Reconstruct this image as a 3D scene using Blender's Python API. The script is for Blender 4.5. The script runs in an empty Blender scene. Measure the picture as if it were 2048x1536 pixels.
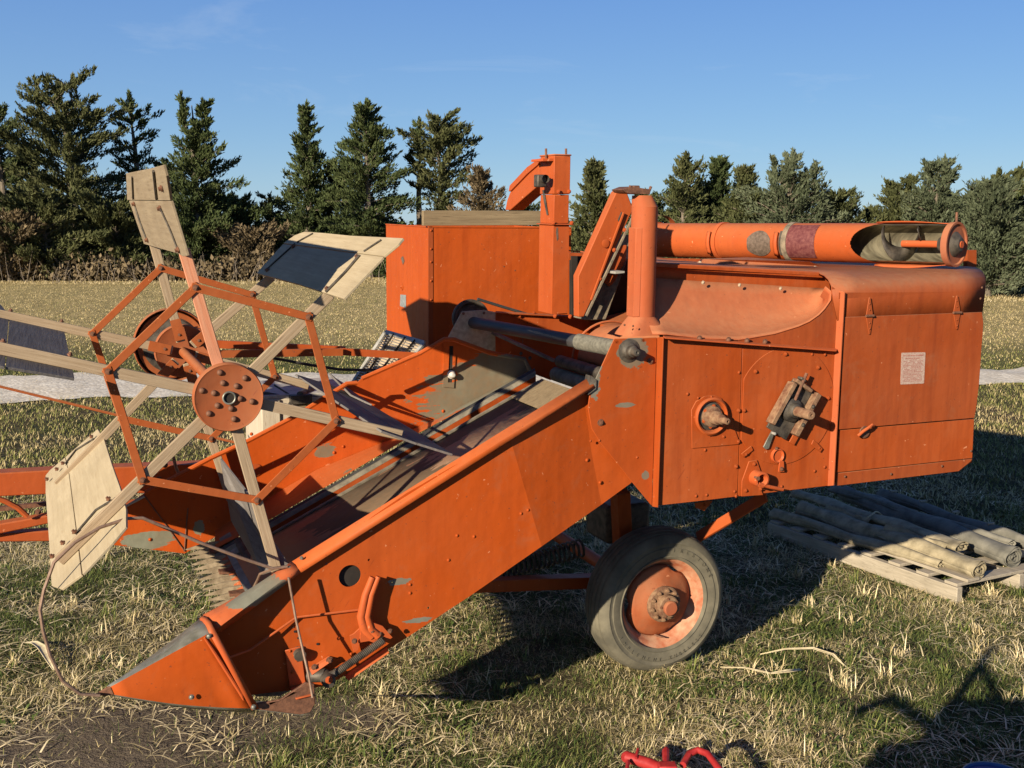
import bpy, math, random
import numpy as np
from mathutils import Vector, Matrix
from mathutils.geometry import tessellate_polygon
random.seed(7); rng = np.random.default_rng(11)
S = bpy.context.scene
COL = S.collection
PI = math.pi
# ------------------------------------------------------------------ camera model
F = 2200.0; HOR = 462.0
def nrm(v): v = np.array(v, float); return v/np.linalg.norm(v)
eY = nrm((-944, -363, F)); eX = nrm((5239, -290, F)); eX = nrm(eX - eY*eX.dot(eY)); eZ = np.cross(eX, eY)
pit = math.atan((768-HOR)/F)
# camera axes in world: columns right, down, forward
CW = np.array([[1, 0, 0], [0, -math.sin(pit), math.cos(pit)], [0, -math.cos(pit), -math.sin(pit)]])
RM = CW @ np.array([eX, eY, eZ]).T          # machine vector -> world vector
def ray(px, py): return np.array([px-1024.0, py-768.0, F])
def P(px, py, Y):                            # pixel on the machine plane Y -> machine coordinates
    r = ray(px, py); m = np.array([r@eX, r@eY, r@eZ]); return m*(Y/m[1])
def PXc(px, py, X):
    r = ray(px, py); m = np.array([r@eX, r@eY, r@eZ]); return m*(X/m[0])
WY = 4.36
WC = P(1326, 1207, WY)                       # centre of the near wheel, at its rim face
TR = 0.355
HC = -((RM @ (WC + np.array([0, .09, 0])))[2] - TR*math.cos(.02)) - 0.012     # camera height
def G(px, py, z=0.0):                        # pixel on the ground -> world
    w = CW @ ray(px, py); t = (z-HC)/w[2]; w = w*t; return Vector((w[0], w[1], w[2]+HC))
def W(px, py, d):
    w = CW @ ray(px, py); w = w*(d/w[1]); return Vector((w[0], w[1], w[2]+HC))
# machine root: on the ground beneath the body
bm_ = P(1400, 1000, 4.5); _w = RM @ bm_; _w[2] = -HC
BASE = RM.T @ _w
def M(px, py, Y): return Vector(P(px, py, Y) - BASE)
def Mv(v): return Vector(np.array(v) - BASE)
ROOTM = Matrix.Translation(Vector(RM @ BASE) + Vector((0, 0, HC))) @ Matrix(RM.tolist()).to_4x4()
SUN_M = nrm((1.6, 1.0, -0.63))              # direction the light travels, machine frame
SUN_W = RM @ SUN_M
# ------------------------------------------------------------------ helpers
def tag(o, label=None, cat=None, group=None, kind=None):
    if label: o['label'] = label
    if cat: o['category'] = cat
    if group: o['group'] = group
    if kind: o['kind'] = kind
    return o
def empty(name, loc=(0, 0, 0), rz=0, parent=None):
    o = bpy.data.objects.new(name, None); COL.objects.link(o); o.location = loc; o.rotation_euler = (0, 0, rz)
    o.empty_display_size = .1; o.parent = parent; return o
class MB:
    def __init__(s): s.v = []; s.f = []; s.m = []; s.mi = 0
    def add(s, vs, fs):
        b = len(s.v); s.v += [tuple(v) for v in vs]
        for f in fs: s.f.append([b+i for i in f]); s.m.append(s.mi)
        return s
    def prism(s, loop, off, holes=()):       # planar loop(s) + offset vector -> closed solid
        loops = [[Vector(p) for p in loop]] + [[Vector(p) for p in h] for h in holes]
        off = Vector(off); flat = [p for l in loops for p in l]; n = len(flat)
        tri = tessellate_polygon(loops)
        vs = flat + [p+off for p in flat]; fs = []
        for t in tri: fs.append(list(t)); fs.append([t[2]+n, t[1]+n, t[0]+n])
        k = 0
        for l in loops:
            m = len(l)
            for i in range(m): a = k+i; b = k+(i+1) % m; fs.append([a, b, b+n, a+n])
            k += m
        return s.add(vs, fs)
    def loft(s, rings, closed=False, caps=False):
        m = len(rings[0]); vs = [p for r in rings for p in r]; fs = []
        for i in range(len(rings)-1):
            for j in range(m if closed else m-1):
                a = i*m+j; b = i*m+(j+1) % m; fs.append([a, b, b+m, a+m])
        if caps: fs.append(list(range(m))[::-1]); fs.append([(len(rings)-1)*m+i for i in range(m)])
        return s.add(vs, fs)
    def tube(s, pts, r, n=10, caps=True):
        pts = [Vector(p) for p in pts]; rs = r if hasattr(r, '__len__') else [r]*len(pts)
        rings = []; up = None
        for i, p in enumerate(pts):
            d = (pts[min(i+1, len(pts)-1)] - pts[max(i-1, 0)]).normalized()
            if up is None: up = d.orthogonal().normalized()
            else: up = (up - d*up.dot(d)).normalized()
            sd = d.cross(up)
            rings.append([p + (up*math.cos(2*PI*k/n)+sd*math.sin(2*PI*k/n))*rs[i] for k in range(n)])
        return s.loft(rings, True, caps)
    def box(s, c, sx, sy, sz, ax=None):      # centre, full sizes, optional axes
        c = Vector(c); ax = ax or (Vector((1, 0, 0)), Vector((0, 1, 0)), Vector((0, 0, 1)))
        vs = [c+ax[0]*(sx/2*i)+ax[1]*(sy/2*j)+ax[2]*(sz/2*k) for i in (-1, 1) for j in (-1, 1) for k in (-1, 1)]
        return s.add(vs, [[0, 1, 3, 2], [4, 6, 7, 5], [0, 4, 5, 1], [2, 3, 7, 6], [0, 2, 6, 4], [1, 5, 7, 3]])
    def bar(s, a, b, w, t, up):              # rectangular bar between two points
        a = Vector(a); b = Vector(b); d = (b-a).normalized(); u = Vector(up); u = (u-d*u.dot(d)).normalized(); q = d.cross(u)
        return s.box((a+b)/2, (b-a).length, w, t, (d, q, u))
    def lathe(s, c, prof, n=48, ax='Y'):     # profile (radius, offset along axis)
        c = Vector(c); rings = []
        for r, h in prof:
            ring = []
            for k in range(n):
                a = 2*PI*k/n
                if ax == 'Y': ring.append(c+Vector((r*math.cos(a), h, r*math.sin(a))))
                else: ring.append(c+Vector((r*math.cos(a), r*math.sin(a), h)))
            rings.append(ring)
        return s.loft(rings, True, False)
    def build(s, name, mats, parent=None, bevel=0, smooth=35, solid=0, **kw):
        me = bpy.data.meshes.new(name); me.from_pydata([tuple(v) for v in s.v], [], s.f); me.update()
        mats = mats if isinstance(mats, (list, tuple)) else [mats]
        for m in mats: me.materials.append(m)
        me.polygons.foreach_set('material_index', s.m)
        import bmesh
        b = bmesh.new(); b.from_mesh(me); bmesh.ops.remove_doubles(b, verts=b.verts, dist=1e-5)
        bmesh.ops.recalc_face_normals(b, faces=b.faces); b.to_mesh(me); b.free()
        if smooth:
            me.polygons.foreach_set('use_smooth', [True]*len(me.polygons)); me.set_sharp_from_angle(angle=math.radians(smooth))
        o = bpy.data.objects.new(name, me); COL.objects.link(o); o.parent = parent
        if solid:
            md = o.modifiers.new('thick', 'SOLIDIFY'); md.thickness = solid; md.offset = 0
        if bevel:
            md = o.modifiers.new('edge', 'BEVEL'); md.width = bevel; md.segments = 2; md.limit_method = 'ANGLE'; md.angle_limit = .7
        tag(o, **kw); return o
# ------------------------------------------------------------------ materials
def newmat(name):
    m = bpy.data.materials.new(name); m.use_nodes = True; nt = m.node_tree
    b = nt.nodes['Principled BSDF']; return m, nt, b
def nd(nt, t, **kw):
    n = nt.nodes.new(t)
    for k, v in kw.items():
        if k.startswith('i_'): n.inputs[int(k[2:]) if k[2:].isdigit() else k[2:]].default_value = v
        else: setattr(n, k, v)
    return n
def ln(nt, a, b): nt.links.new(a, b)
def mapping(nt, scale, src='Object'):
    tc = nd(nt, 'ShaderNodeTexCoord'); mp = nd(nt, 'ShaderNodeMapping'); mp.inputs['Scale'].default_value = scale
    ln(nt, tc.outputs[src], mp.inputs[0]); return mp.outputs[0]
def noise(nt, vec, scale, detail=4, rough=.55, dist=0):
    n = nd(nt, 'ShaderNodeTexNoise'); n.inputs['Scale'].default_value = scale; n.inputs['Detail'].default_value = detail
    n.inputs['Roughness'].default_value = rough; n.inputs['Distortion'].default_value = dist
    if vec is not None: ln(nt, vec, n.inputs['Vector'])
    return n.outputs[0]
def ramp(nt, fac, stops):
    r = nd(nt, 'ShaderNodeValToRGB'); e = r.color_ramp.elements
    while len(e) < len(stops): e.new(.5)
    for i, (p, c) in enumerate(stops):
        e[i].position = p; e[i].color = (*c, 1) if hasattr(c, '__len__') else (c, c, c, 1)
    ln(nt, fac, r.inputs[0]); return r.outputs[0]
def mix(nt, fac, a, b, mode='MIX'):
    m = nd(nt, 'ShaderNodeMix', data_type='RGBA', blend_type=mode)
    for k, x in ((0, fac), (6, a), (7, b)):
        if isinstance(x, (int, float)): m.inputs[k].default_value = x
        elif isinstance(x, tuple): m.inputs[k].default_value = (*x, 1)
        else: ln(nt, x, m.inputs[k])
    return m.outputs[2]
def math_(nt, op, a, b=0.0, c=None, clamp=False):
    m = nd(nt, 'ShaderNodeMath', operation=op, use_clamp=clamp)
    for k, x in enumerate((a, b) if c is None else (a, b, c)):
        if isinstance(x, (int, float)): m.inputs[k].default_value = x
        else: ln(nt, x, m.inputs[k])
    return m.outputs[0]
def bump(nt, b, h, strength, dist=.01):
    n = nd(nt, 'ShaderNodeBump'); n.inputs['Strength'].default_value = strength; n.inputs['Distance'].default_value = dist
    ln(nt, h, n.inputs['Height']); ln(nt, n.outputs[0], b.inputs['Normal'])
def emask(nt, c, r, nz, namt=.9):             # ellipsoid-shaped worn patch with a ragged edge
    tc = nd(nt, 'ShaderNodeTexCoord'); s1 = nd(nt, 'ShaderNodeVectorMath', operation='SUBTRACT'); s1.inputs[1].default_value = c
    ln(nt, tc.outputs['Object'], s1.inputs[0]); s2 = nd(nt, 'ShaderNodeVectorMath', operation='DIVIDE'); s2.inputs[1].default_value = r
    ln(nt, s1.outputs[0], s2.inputs[0]); s3 = nd(nt, 'ShaderNodeVectorMath', operation='LENGTH'); ln(nt, s2.outputs[0], s3.inputs[0])
    inv = math_(nt, 'SUBTRACT', 1.0, s3.outputs['Value']); x = math_(nt, 'MULTIPLY_ADD', math_(nt, 'SUBTRACT', nz, .5), namt*2.2, inv)
    return ramp(nt, x, [(.10, 0.0), (.14, 1.0)])
ORG = (.385, .064, .008)
def paint(name, base=ORG, dust=.35, dustcol=(.48, .25, .12), rough=.42, chips=.0, worn=(), wcol=(.16, .155, .12), streak=.25, fade=(.41, .105, .030), fadeamt=.35, scr=(40, 6, 40), dirt=.25):
    m, nt, b = newmat(name)
    v = mapping(nt, (1, 1, 1)); big = noise(nt, v, 2.3, 5, .6); fine = noise(nt, v, 30, 4, .6)
    vs = mapping(nt, (22, 22, 1.6)); st = noise(nt, vs, 1.3, 4, .6)
    c = mix(nt, ramp(nt, big, [(.35, 0.0), (.75, fadeamt)]), base, fade)
    c = mix(nt, ramp(nt, st, [(.45, 0.0), (.8, streak)]), c, (base[0]*.55, base[1]*.5, base[2]*.8))
    spk = noise(nt, v, 75, 2, .5)
    c = mix(nt, ramp(nt, spk, [(.70, 0.0), (.73, .75)]), c, (.16, .045, .02))
    sp2 = noise(nt, v, 42, 3, .5, .6)
    c = mix(nt, ramp(nt, sp2, [(.72, 0.0), (.74, .5)]), c, (.75, .35, .18))
    if dirt:
        dn = noise(nt, v, 6, 8, .72, .5); c = mix(nt, ramp(nt, dn, [(.55, 0.0), (.78, dirt)]), c, (.26, .12, .06))
    sm = mapping(nt, (1, 1, 1)); rv = nd(nt, 'ShaderNodeVectorRotate', rotation_type='EULER_XYZ'); rv.inputs['Rotation'].default_value = (.5, .9, .3); ln(nt, sm, rv.inputs['Vector'])
    sv_ = nd(nt, 'ShaderNodeMapping'); sv_.inputs['Scale'].default_value = (2.2, 60, 60); ln(nt, rv.outputs[0], sv_.inputs[0]); sn = noise(nt, sv_.outputs[0], 1.0, 2, .5, .2)
    c = mix(nt, math_(nt, 'MULTIPLY', ramp(nt, sn, [(.70, 0.0), (.73, .6)]), ramp(nt, big, [(.45, 0.0), (.6, 1.0)])), c, (base[0]*.62, base[1]*.7, base[2]*1.5))
    pt = noise(nt, v, 1.1, 3, .5); c = mix(nt, ramp(nt, pt, [(.42, 0.0), (.70, .32)]), c, (base[0]*.72, base[1]*.72, base[2]))
    if chips:
        ch = noise(nt, v, 9, 8, .75, .3); c = mix(nt, ramp(nt, ch, [(.66-chips*.16, 0.0), (.68-chips*.16, 1.0)]), c, wcol)
    geo = nd(nt, 'ShaderNodeNewGeometry')
    if dust:
        tcn = nd(nt, 'ShaderNodeTexCoord'); sx = nd(nt, 'ShaderNodeSeparateXYZ'); ln(nt, tcn.outputs['Normal'], sx.inputs[0])
        up = ramp(nt, sx.outputs[2], [(.1, 0.0), (.85, 1.0)])
        dz = math_(nt, 'MULTIPLY', up, math_(nt, 'MULTIPLY_ADD', fine, .8, .25), clamp=True)
        c = mix(nt, math_(nt, 'MULTIPLY', dz, min(1, dust*2), clamp=True), c, dustcol)
    if worn:
        vw = mapping(nt, scr); wn = noise(nt, vw, 1.0, 6, .65, .4); wf = noise(nt, v, 14, 6, .7); wn = math_(nt, 'MULTIPLY_ADD', wn, .65, math_(nt, 'MULTIPLY', wf, .35))
        for (cc, rr, am) in worn:
            c = mix(nt, emask(nt, cc, rr, wn, am), c, mix(nt, fine, (wcol[0]*.7, wcol[1]*.7, wcol[2]*.7), mix(nt, ramp(nt, big, [(.4, 0.0), (.6, 1.0)]), (wcol[0]*1.3, wcol[1]*1.3, wcol[2]*1.3), (.20, .12, .065))))
    ln(nt, c, b.inputs['Base Color'])
    ln(nt, ramp(nt, math_(nt, 'MULTIPLY_ADD', fine, .4, math_(nt, 'MULTIPLY', big, .5)), [(.2, rough-.08), (.75, min(1, rough+.3))]), b.inputs['Roughness'])
    b.inputs['Specular IOR Level'].default_value = .13
    hb = math_(nt, 'MULTIPLY_ADD', noise(nt, v, 5, 3, .5), 1.0, math_(nt, 'MULTIPLY', fine, .06))
    bump(nt, b, hb, .45, .02)
    return m
def simple(name, c1, c2, scale=8, rough=.7, metal=0, bmp=.3, stretch=(1, 1, 1), detail=6, bd=.004, spec=.4, lo=.35, hi=.65):
    m, nt, b = newmat(name); v = mapping(nt, stretch); n = noise(nt, v, scale, detail, .62)
    ln(nt, mix(nt, ramp(nt, n, [(lo, 0.0), (hi, 1.0)]), c1, c2), b.inputs['Base Color'])
    b.inputs['Roughness'].default_value = rough; b.inputs['Metallic'].default_value = metal; b.inputs['Specular IOR Level'].default_value = spec
    if bmp: bump(nt, b, noise(nt, v, scale*3, 6, .7), bmp, bd)
    return m
def wood(name, c1, c2, grain, dark=(.10, .075, .05)):   # grain = stretch vector (large = across the grain)
    m, nt, b = newmat(name); v = mapping(nt, grain); n = noise(nt, v, 1.0, 8, .68, .35); v2 = mapping(nt, (1, 1, 1)); n2 = noise(nt, v2, 4, 4)
    n3 = noise(nt, mapping(nt, tuple(g*3.2 for g in grain)), 1.0, 5, .6, .2)
    c = mix(nt, ramp(nt, n, [(.3, 0.0), (.7, 1.0)]), c1, c2); c = mix(nt, ramp(nt, n2, [(.4, 0.0), (.8, .45)]), c, tuple(x*.72 for x in c1))
    c = mix(nt, ramp(nt, n3, [(.28, .8), (.42, 0.0)]), c, dark)
    ln(nt, c, b.inputs['Base Color']); b.inputs['Roughness'].default_value = .85; b.inputs['Specular IOR Level'].default_value = .2
    bump(nt, b, n, .5, .003); return m
def mc(px, py, Y): return tuple(M(px, py, Y))
GREY = (.17, .165, .13)
m_paint = paint('orange_paint')
m_side = paint('orange_side_paint', dust=0, chips=.0, rough=.45, fadeamt=.3, streak=.3, dirt=.4, worn=[(mc(795, 1163, 3.8), (.045, .3, .014), 2.2), (mc(835, 1240, 3.8), (.05, .3, .012), 2.2)], wcol=GREY, scr=(9, 9, 30))
m_dull = paint('orange_dull_paint', base=(0.2724, 0.05346, 0.01238), dust=.35, dustcol=(.30, .17, .095), fade=(.34, .095, .034), fadeamt=.5, streak=.5, rough=.5, dirt=.45)
m_panel = paint('orange_panel_paint', base=(0.3179, 0.0549, 0.008944), dust=.2, fade=(.40, .115, .04), fadeamt=.55, streak=.5, chips=.0, rough=.42)
m_gus = paint('orange_gusset_paint', base=(0.3254, 0.05562, 0.008944), dust=.3, fadeamt=.3, rough=.42, wcol=GREY,
    worn=[(mc(1265, 705, 3.84), (.075, .3, .075), .7), (mc(1190, 750, 3.84), (.03, .3, .10), 1.0), (mc(1250, 810, 3.84), (.05, .3, .012), .6), (mc(1290, 950, 3.84), (.02, .3, .02), .6)])
m_scoop = paint('orange_dusty_paint', base=(0.3633, 0.08308, 0.02752), dust=.28, dustcol=(.46, .24, .12), fade=(.42, .135, .058), fadeamt=.6, streak=.35, rough=.6)
m_bright = paint('orange_beam_paint', base=(0.3633, 0.06935, 0.01514), dust=.2, dustcol=(.36, .17, .08), fade=(.44, .115, .036), rough=.45)
m_rustp = paint('rusty_orange_paint', base=(0.3179, 0.07946, 0.03096), dust=.2, fade=(.34, .16, .09), fadeamt=.9, rough=.7, dirt=.8, chips=.35, wcol=(.16, .075, .04))
m_flange = paint('header_flange_paint', base=(0.4136, 0.0798, 0.0144), dust=.08, fade=(.45, .15, .06), chips=.1, wcol=GREY)
m_tank = paint('orange_tank_paint', base=(0.3784, 0.06357, 0.008256), dust=.3, fadeamt=.25, streak=.45)
m_reelp = paint('reel_orange_paint', base=(0.2904, 0.06552, 0.0144), dust=.3, dustcol=(.36, .17, .08), fade=(.33, .115, .045), fadeamt=.6, rough=.65, chips=.12, wcol=(.12, .055, .035))
m_disc = paint('reel_disc_paint', base=(0.2992, 0.07392, 0.0224), dust=.15, fade=(.29, .115, .055), fadeamt=.7, rough=.65, dirt=.6)
m_hwall = paint('header_wall_paint', base=(0.4087, 0.06646, 0.007568), dust=.12, fade=(.60, .14, .04), fadeamt=.25, wcol=(.20, .20, .145), scr=(9, 9, 45), rough=.38,
    worn=[(mc(1000, 760, 5.12), (.27, .5, .17), .75), (mc(930, 800, 5.12), (.26, .5, .16), 1.6), (mc(300, 1085, 5.12), (.13, .5, .05), .8), (mc(655, 905, 5.12), (.06, .5, .04), 1.4), (mc(400, 1060, 5.12), (.03, .5, .04), .8)])
m_floor = paint('worn_floor_paint', base=(0.4238, 0.1228, 0.06192), dust=.6, dustcol=(.40, .28, .17), fade=(.44, .22, .11), fadeamt=.8, scr=(3, 26, 3), wcol=(.165, .125, .08), rough=.8,
    worn=[(mc(760, 1010, 4.45), (.35, .30, .3), 1.0), (mc(960, 900, 4.64), (.5, .12, .4), .8), (mc(1110, 800, 4.45), (.2, .5, .25), 1.2)])
m_rail = paint('worn_rail_paint', base=(0.4238, 0.07946, 0.02064), dust=.12, dustcol=(.50, .25, .12), wcol=(.17, .165, .125), worn=[(mc(500, 1190, 3.74), (.26, .3, .045), .8)], scr=(14, 14, 30), rough=.4)
m_bare = simple('worn_bare_metal', (.16, .155, .12), (.30, .29, .24), 20, .45, .55, .1)
m_steel = simple('dark_greasy_steel', (.035, .03, .025), (.12, .10, .075), 22, .6, .4, .3)
m_rust = simple('rusty_bolt_metal', (.11, .05, .03), (.22, .10, .055), 60, .7, .3, .3)
m_rod = simple('bare_brown_rod', (.20, .12, .08), (.30, .20, .14), 40, .55, .4, .1)
m_guard = simple('brown_knife_guard_metal', (.17, .125, .075), (.32, .25, .16), 30, .8, .1, .4)
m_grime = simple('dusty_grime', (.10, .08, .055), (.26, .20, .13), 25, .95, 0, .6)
m_dusty = simple('dust_caked_metal', (.30, .22, .14), (.46, .36, .24), 40, .95, 0, .5)
m_wroll = simple('worn_wood_roller', (.10, .085, .06), (.20, .17, .12), 20, .8, 0, .3)
m_dustyr = simple('dusty_orange_casting', (.12, .05, .026), (.27, .165, .09), 35, .85, 0, .4)
m_black = simple('shade_black', (.012, .010, .008), (.03, .022, .016), 8, .95, 0, 0)  # near-black colour painting the shade inside holes, gaps and cavities
m_tyre = simple('weathered_rubber', (.085, .076, .054), (.165, .145, .10), 7, .85, 0, .3, spec=.25)
m_rubber = simple('black_rubber_belt', (.02, .02, .02), (.05, .048, .042), 15, .7, 0, .1)
m_roller = simple('dusty_black_roller', (.022, .022, .024), (.06, .058, .055), 12, .55, 0, .1, stretch=(1, .2, 1))
m_canv = simple('grey_canvas_cover', (.10, .092, .07), (.18, .165, .125), 60, .95, 0, .5)
m_galv = simple('galvanised_steel', (.24, .23, .195), (.38, .36, .31), 18, .6, .1, .1)
m_sieve = simple('dull_sieve_metal', (.24, .22, .19), (.44, .41, .35), 30, .6, .4, .2)
m_rim = simple('dusty_pink_rim_paint', (.36, .105, .045), (.47, .27, .16), 14, .65, 0, .25)
m_wdisc = paint('wheel_disc_paint', base=(0.3168, 0.06888, 0.0192), dust=.0, fade=(.28, .155, .085), fadeamt=.9, rough=.65, dirt=.6)
m_bat0 = wood('brown_bat_board', (.21, .155, .095), (.30, .235, .15), (55, 2.5, 55), (.12, .085, .05))
m_bat = wood('pale_bat_board', (.33, .26, .16), (.43, .35, .225), (55, 2.5, 55), (.30, .22, .13))
m_batg = wood('grey_bat_board', (.115, .10, .09), (.20, .18, .16), (70, 3, 70), (.05, .04, .035))
m_spoke = wood('weathered_spoke_wood', (.25, .175, .105), (.38, .29, .19), (3, 110, 110), (.12, .07, .04))
m_spoker = wood('painted_spoke_wood', (.46, .16, .08), (.55, .28, .17), (3, 150, 150), (.18, .08, .05))
m_board = wood('tank_board_wood', (.16, .115, .065), (.28, .21, .12), (3, 70, 70), (.06, .04, .02))
m_crate = wood('crate_wood', (.38, .31, .22), (.52, .45, .34), (40, 40, 4), (.18, .13, .08))
m_cratetop = wood('bleached_crate_wood', (.32, .29, .25), (.46, .43, .38), (40, 4, 40), (.25, .22, .18))
m_patch = simple('bare_brown_patch', (.07, .048, .032), (.15, .105, .075), 60, .7, 0, .2)
m_purple = simple('faded_purple_decal', (.085, .014, .016), (.17, .055, .045), 60, .7, 0, .1)
m_inner = simple('polished_auger_inside', (.12, .105, .07), (.34, .30, .20), 6, .35, .6, .1, stretch=(12, 1, 1))
m_decal = simple('worn_paper_decal', (.33, .20, .15), (.44, .34, .28), 160, .7, 0, 0)
m_ink = simple('faded_red_ink', (.26, .08, .06), (.36, .13, .10), 100, .8, 0, 0)
m_tape = simple('grey_foil_tape', (.22, .23, .22), (.35, .36, .34), 50, .5, .3, .1)
m_knob = simple('white_knob', (.55, .52, .45), (.70, .67, .60), 40, .35, .3, .1)
# =================================================================== THE COMBINE
comb = empty('combine_harvester'); comb.matrix_world = ROOTM
tag(comb, 'old orange pull-type combine harvester with wooden reel, standing on the grass', 'combine harvester')
X1 = Vector((1, 0, 0)); Y1 = Vector((0, 1, 0)); Z1 = Vector((0, 0, 1))
def ml(pts, Y): return [M(x, y, Y) for x, y in pts]
def plate(name, pts, Y, th, mat, parent=comb, holes=(), bevel=.002, **kw):   # flat sheet in the Y plane
    return MB().prism(ml(pts, Y), (0, th, 0), [ml(h, Y) for h in holes]).build(name, mat, parent, bevel=bevel, **kw)
def var(name, pts, th, mat, parent=comb, bevel=.002, **kw):                  # vertices carry their own Y
    return MB().prism([M(*p) for p in pts], (0, th, 0)).build(name, mat, parent, bevel=bevel, **kw)
def ppm(px, py, Y): return 1/((M(px, py+1, Y)-M(px, py, Y)).length)
_bolts = {}
def bolt(px, py, Y, r=.0075, parent=comb, mat=None, name='bolt', h=None, hexa=True):
    mat = mat or m_paint; r *= .82; h = h or r*.8; key = (round(r, 4), mat.name, hexa, round(h, 4))
    if key not in _bolts:
        b = MB(); b.lathe((0, 0, 0), [(r*1.45, 0), (r*1.45, -h*.25), (r*1.05, -h*.3), (0, -h*.3)], 14)
        if hexa: b.lathe((0, 0, 0), [(r, -h*.3), (r, -h*1.0), (r*.55, -h*1.02), (r*.5, -h*1.6), (0, -h*1.65)], 6)
        else: b.lathe((0, 0, 0), [(r*1.1, -h*.2), (r*.95, -h*.7), (r*.55, -h*1.05), (0, -h*1.15)], 12)
        o = b.build(name, mat, parent, smooth=30); _bolts[key] = o.data
    else:
        o = bpy.data.objects.new(name, _bolts[key]); COL.objects.link(o); o.parent = parent
    o.location = M(px, py, Y); o.rotation_euler = (0, random.uniform(0, 1), 0); return o
def circ(px, py, Y, r, n=48, a0=0, a1=2*PI):
    c = M(px, py, Y); return [c+Vector((math.cos(a0+(a1-a0)*k/n)*r, 0, math.sin(a0+(a1-a0)*k/n)*r)) for k in range(n)]
def barobj(name, a, b, w, t, up, mat, parent, bevel=.002):                   # own local frame so that the grain runs along it
    a = Vector(a); b = Vector(b); d = (b-a).normalized(); u = Vector(up); u = (u-d*u.dot(d)).normalized(); q = d.cross(u)
    o = MB().box((0, 0, 0), (b-a).length, w, t).build(name, mat, parent, bevel=bevel)
    m = Matrix((d, q, u)).transposed().to_4x4(); m.translation = (a+b)/2
    o.matrix_parent_inverse = Matrix(); o.matrix_local = m; return o
# ---- header, near side -------------------------------------------------------
MB().prism(circ(700, 1152, 3.815, .07, 20), (0, .004, 0)).build('hole_backing', m_black, comb)  # black disc that paints the dark inside of the hole
hole = circ(700, 1152, 3.80, .042, 28)
def facet(Yf): return Yf
sp = MB()
A = [(420, 1262), (450, 1243), (596, 1136), (812, 988), (1018, 868)]
A2 = [(1083, 1093), (940, 1192), (800, 1284), (655, 1372), (500, 1390)]
sp.prism([M(x, y, 3.80) for x, y in A+A2], (0, .006, 0), [hole, circ(653, 1128, 3.80, .005, 10), circ(738, 1120, 3.80, .005, 10), circ(857, 1216, 3.80, .005, 10), circ(785, 1165, 3.8, .004, 8)])
sp.prism([M(1018, 868, 3.80), M(1083, 1093, 3.80), M(1203, 1009, 3.865), M(1183, 905, 3.865), M(1165, 774, 3.865)], (0, .006, 0))
sp.prism([M(1165, 774, 3.865), M(1183, 905, 3.865), M(1203, 1009, 3.865), M(1262, 966, 3.865), M(1320, 900, 3.865), M(1320, 760, 3.865)], (0, .006, 0))
side = sp.build('header_side_panel', m_side, comb, smooth=0)
for x, y in [(914, 1071), (948, 1073), (1042, 1027), (1056, 1020), (897, 1120), (820, 1169), (820, 1186)]: bolt(x, y, 3.80, .0065, side, m_side, hexa=False)
for x, y in [(1200, 965), (1174, 920), (1118, 982)]: bolt(x, y, 3.858, .007, side, m_side, hexa=False)
MB().loft([[M(601, 1146, 3.772), M(596, 1138, 3.776), M(584, 1124, 3.83), M(590, 1131, 3.90)], [M(1010, 887, 3.772), M(1006, 880, 3.776), M(1003, 864, 3.83), M(1006, 868, 3.90)],
           [M(1190, 775, 3.83), M(1187, 770, 3.833), M(1184, 752, 3.88), M(1187, 756, 3.93)]]).build('header_flange', m_flange, comb, solid=.004, smooth=15)
MB().prism([M(1183, 752, 3.84), M(1193, 760, 3.83), M(1192, 778, 3.83), M(1176, 790, 3.83), M(1180, 766, 3.84)], (0, .05, 0)).build('header_flange_end', m_steel, comb)
r1 = [(407, 1230, 3.96), (407, 1232, 3.88), (411, 1238, 3.78), (418, 1248, 3.70), (427, 1262, 3.68), (432, 1270, 3.70)]
r2 = [(592, 1134, 3.92), (588, 1128, 3.88), (584, 1124, 3.83), (590, 1130, 3.80), (596, 1138, 3.775), (601, 1146, 3.770)]
rings = []
for k in range(9):
    t = k/8; rr = []
    for a, b in zip(r1, r2):
        y = a[2]+(b[2]-a[2])*t; rr.append(M(a[0]+(b[0]-a[0])*t, a[1]+(b[1]-a[1])*t, y))
    rings.append(rr)
rail = MB().loft(rings).build('header_rail', m_rail, comb, solid=.005, smooth=60)
for x, y in [(603, 1116), (579, 1136)]: bolt(x, y, 3.80, .006, rail, m_bare)
# nose cone (divider point)
nose = MB()
back = [(398, 1240, 3.93), (404, 1235, 3.86), (411, 1238, 3.77), (418, 1246, 3.69), (426, 1262, 3.655), (512, 1416, 3.655), (505, 1424, 3.72)]
tip = [(213, 1377, 3.74), (214, 1374, 3.735), (216, 1372, 3.73), (219, 1372, 3.725), (221, 1374, 3.72), (227, 1388, 3.72), (224, 1390, 3.73)]
ringsn = []
for k in range(9):
    t = k/8; sag = math.sin(PI*t)
    ringsn.append([M(a[0]+(b[0]-a[0])*t, a[1]+(b[1]-a[1])*t+(3.5*sag if i < 4 else (7*sag if i > 4 else 0)), a[2]+(b[2]-a[2])*t-(.012*sag if i in (3, 4) else 0)) for i, (a, b) in enumerate(zip(tip, back))])
for i in range(6):
    nose.mi = 1 if i in (1, 2, 3) else (1 if i == 5 else 0)
    nose.loft([[r[i], r[i+1]] for r in ringsn])
nose = nose.build('header_nose', [m_side, m_bare], comb, solid=.004, smooth=50)
tp = M(183, 1392, 3.73)
MB().loft([[M(*p)+Vector((0, -.004, 0)) for p in tip], [tp]*7], True).build('nose_tip', m_rust, nose, smooth=40)
lip = MB(); e1 = [(400, 1237, 3.93), (406, 1232, 3.855), (414, 1235, 3.765), (422, 1244, 3.685), (431, 1262, 3.648), (518, 1417, 3.648)]
e0 = [(393, 1246, 3.925), (398, 1241, 3.85), (405, 1243, 3.76), (412, 1252, 3.68), (419, 1268, 3.642), (503, 1420, 3.642)]
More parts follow.
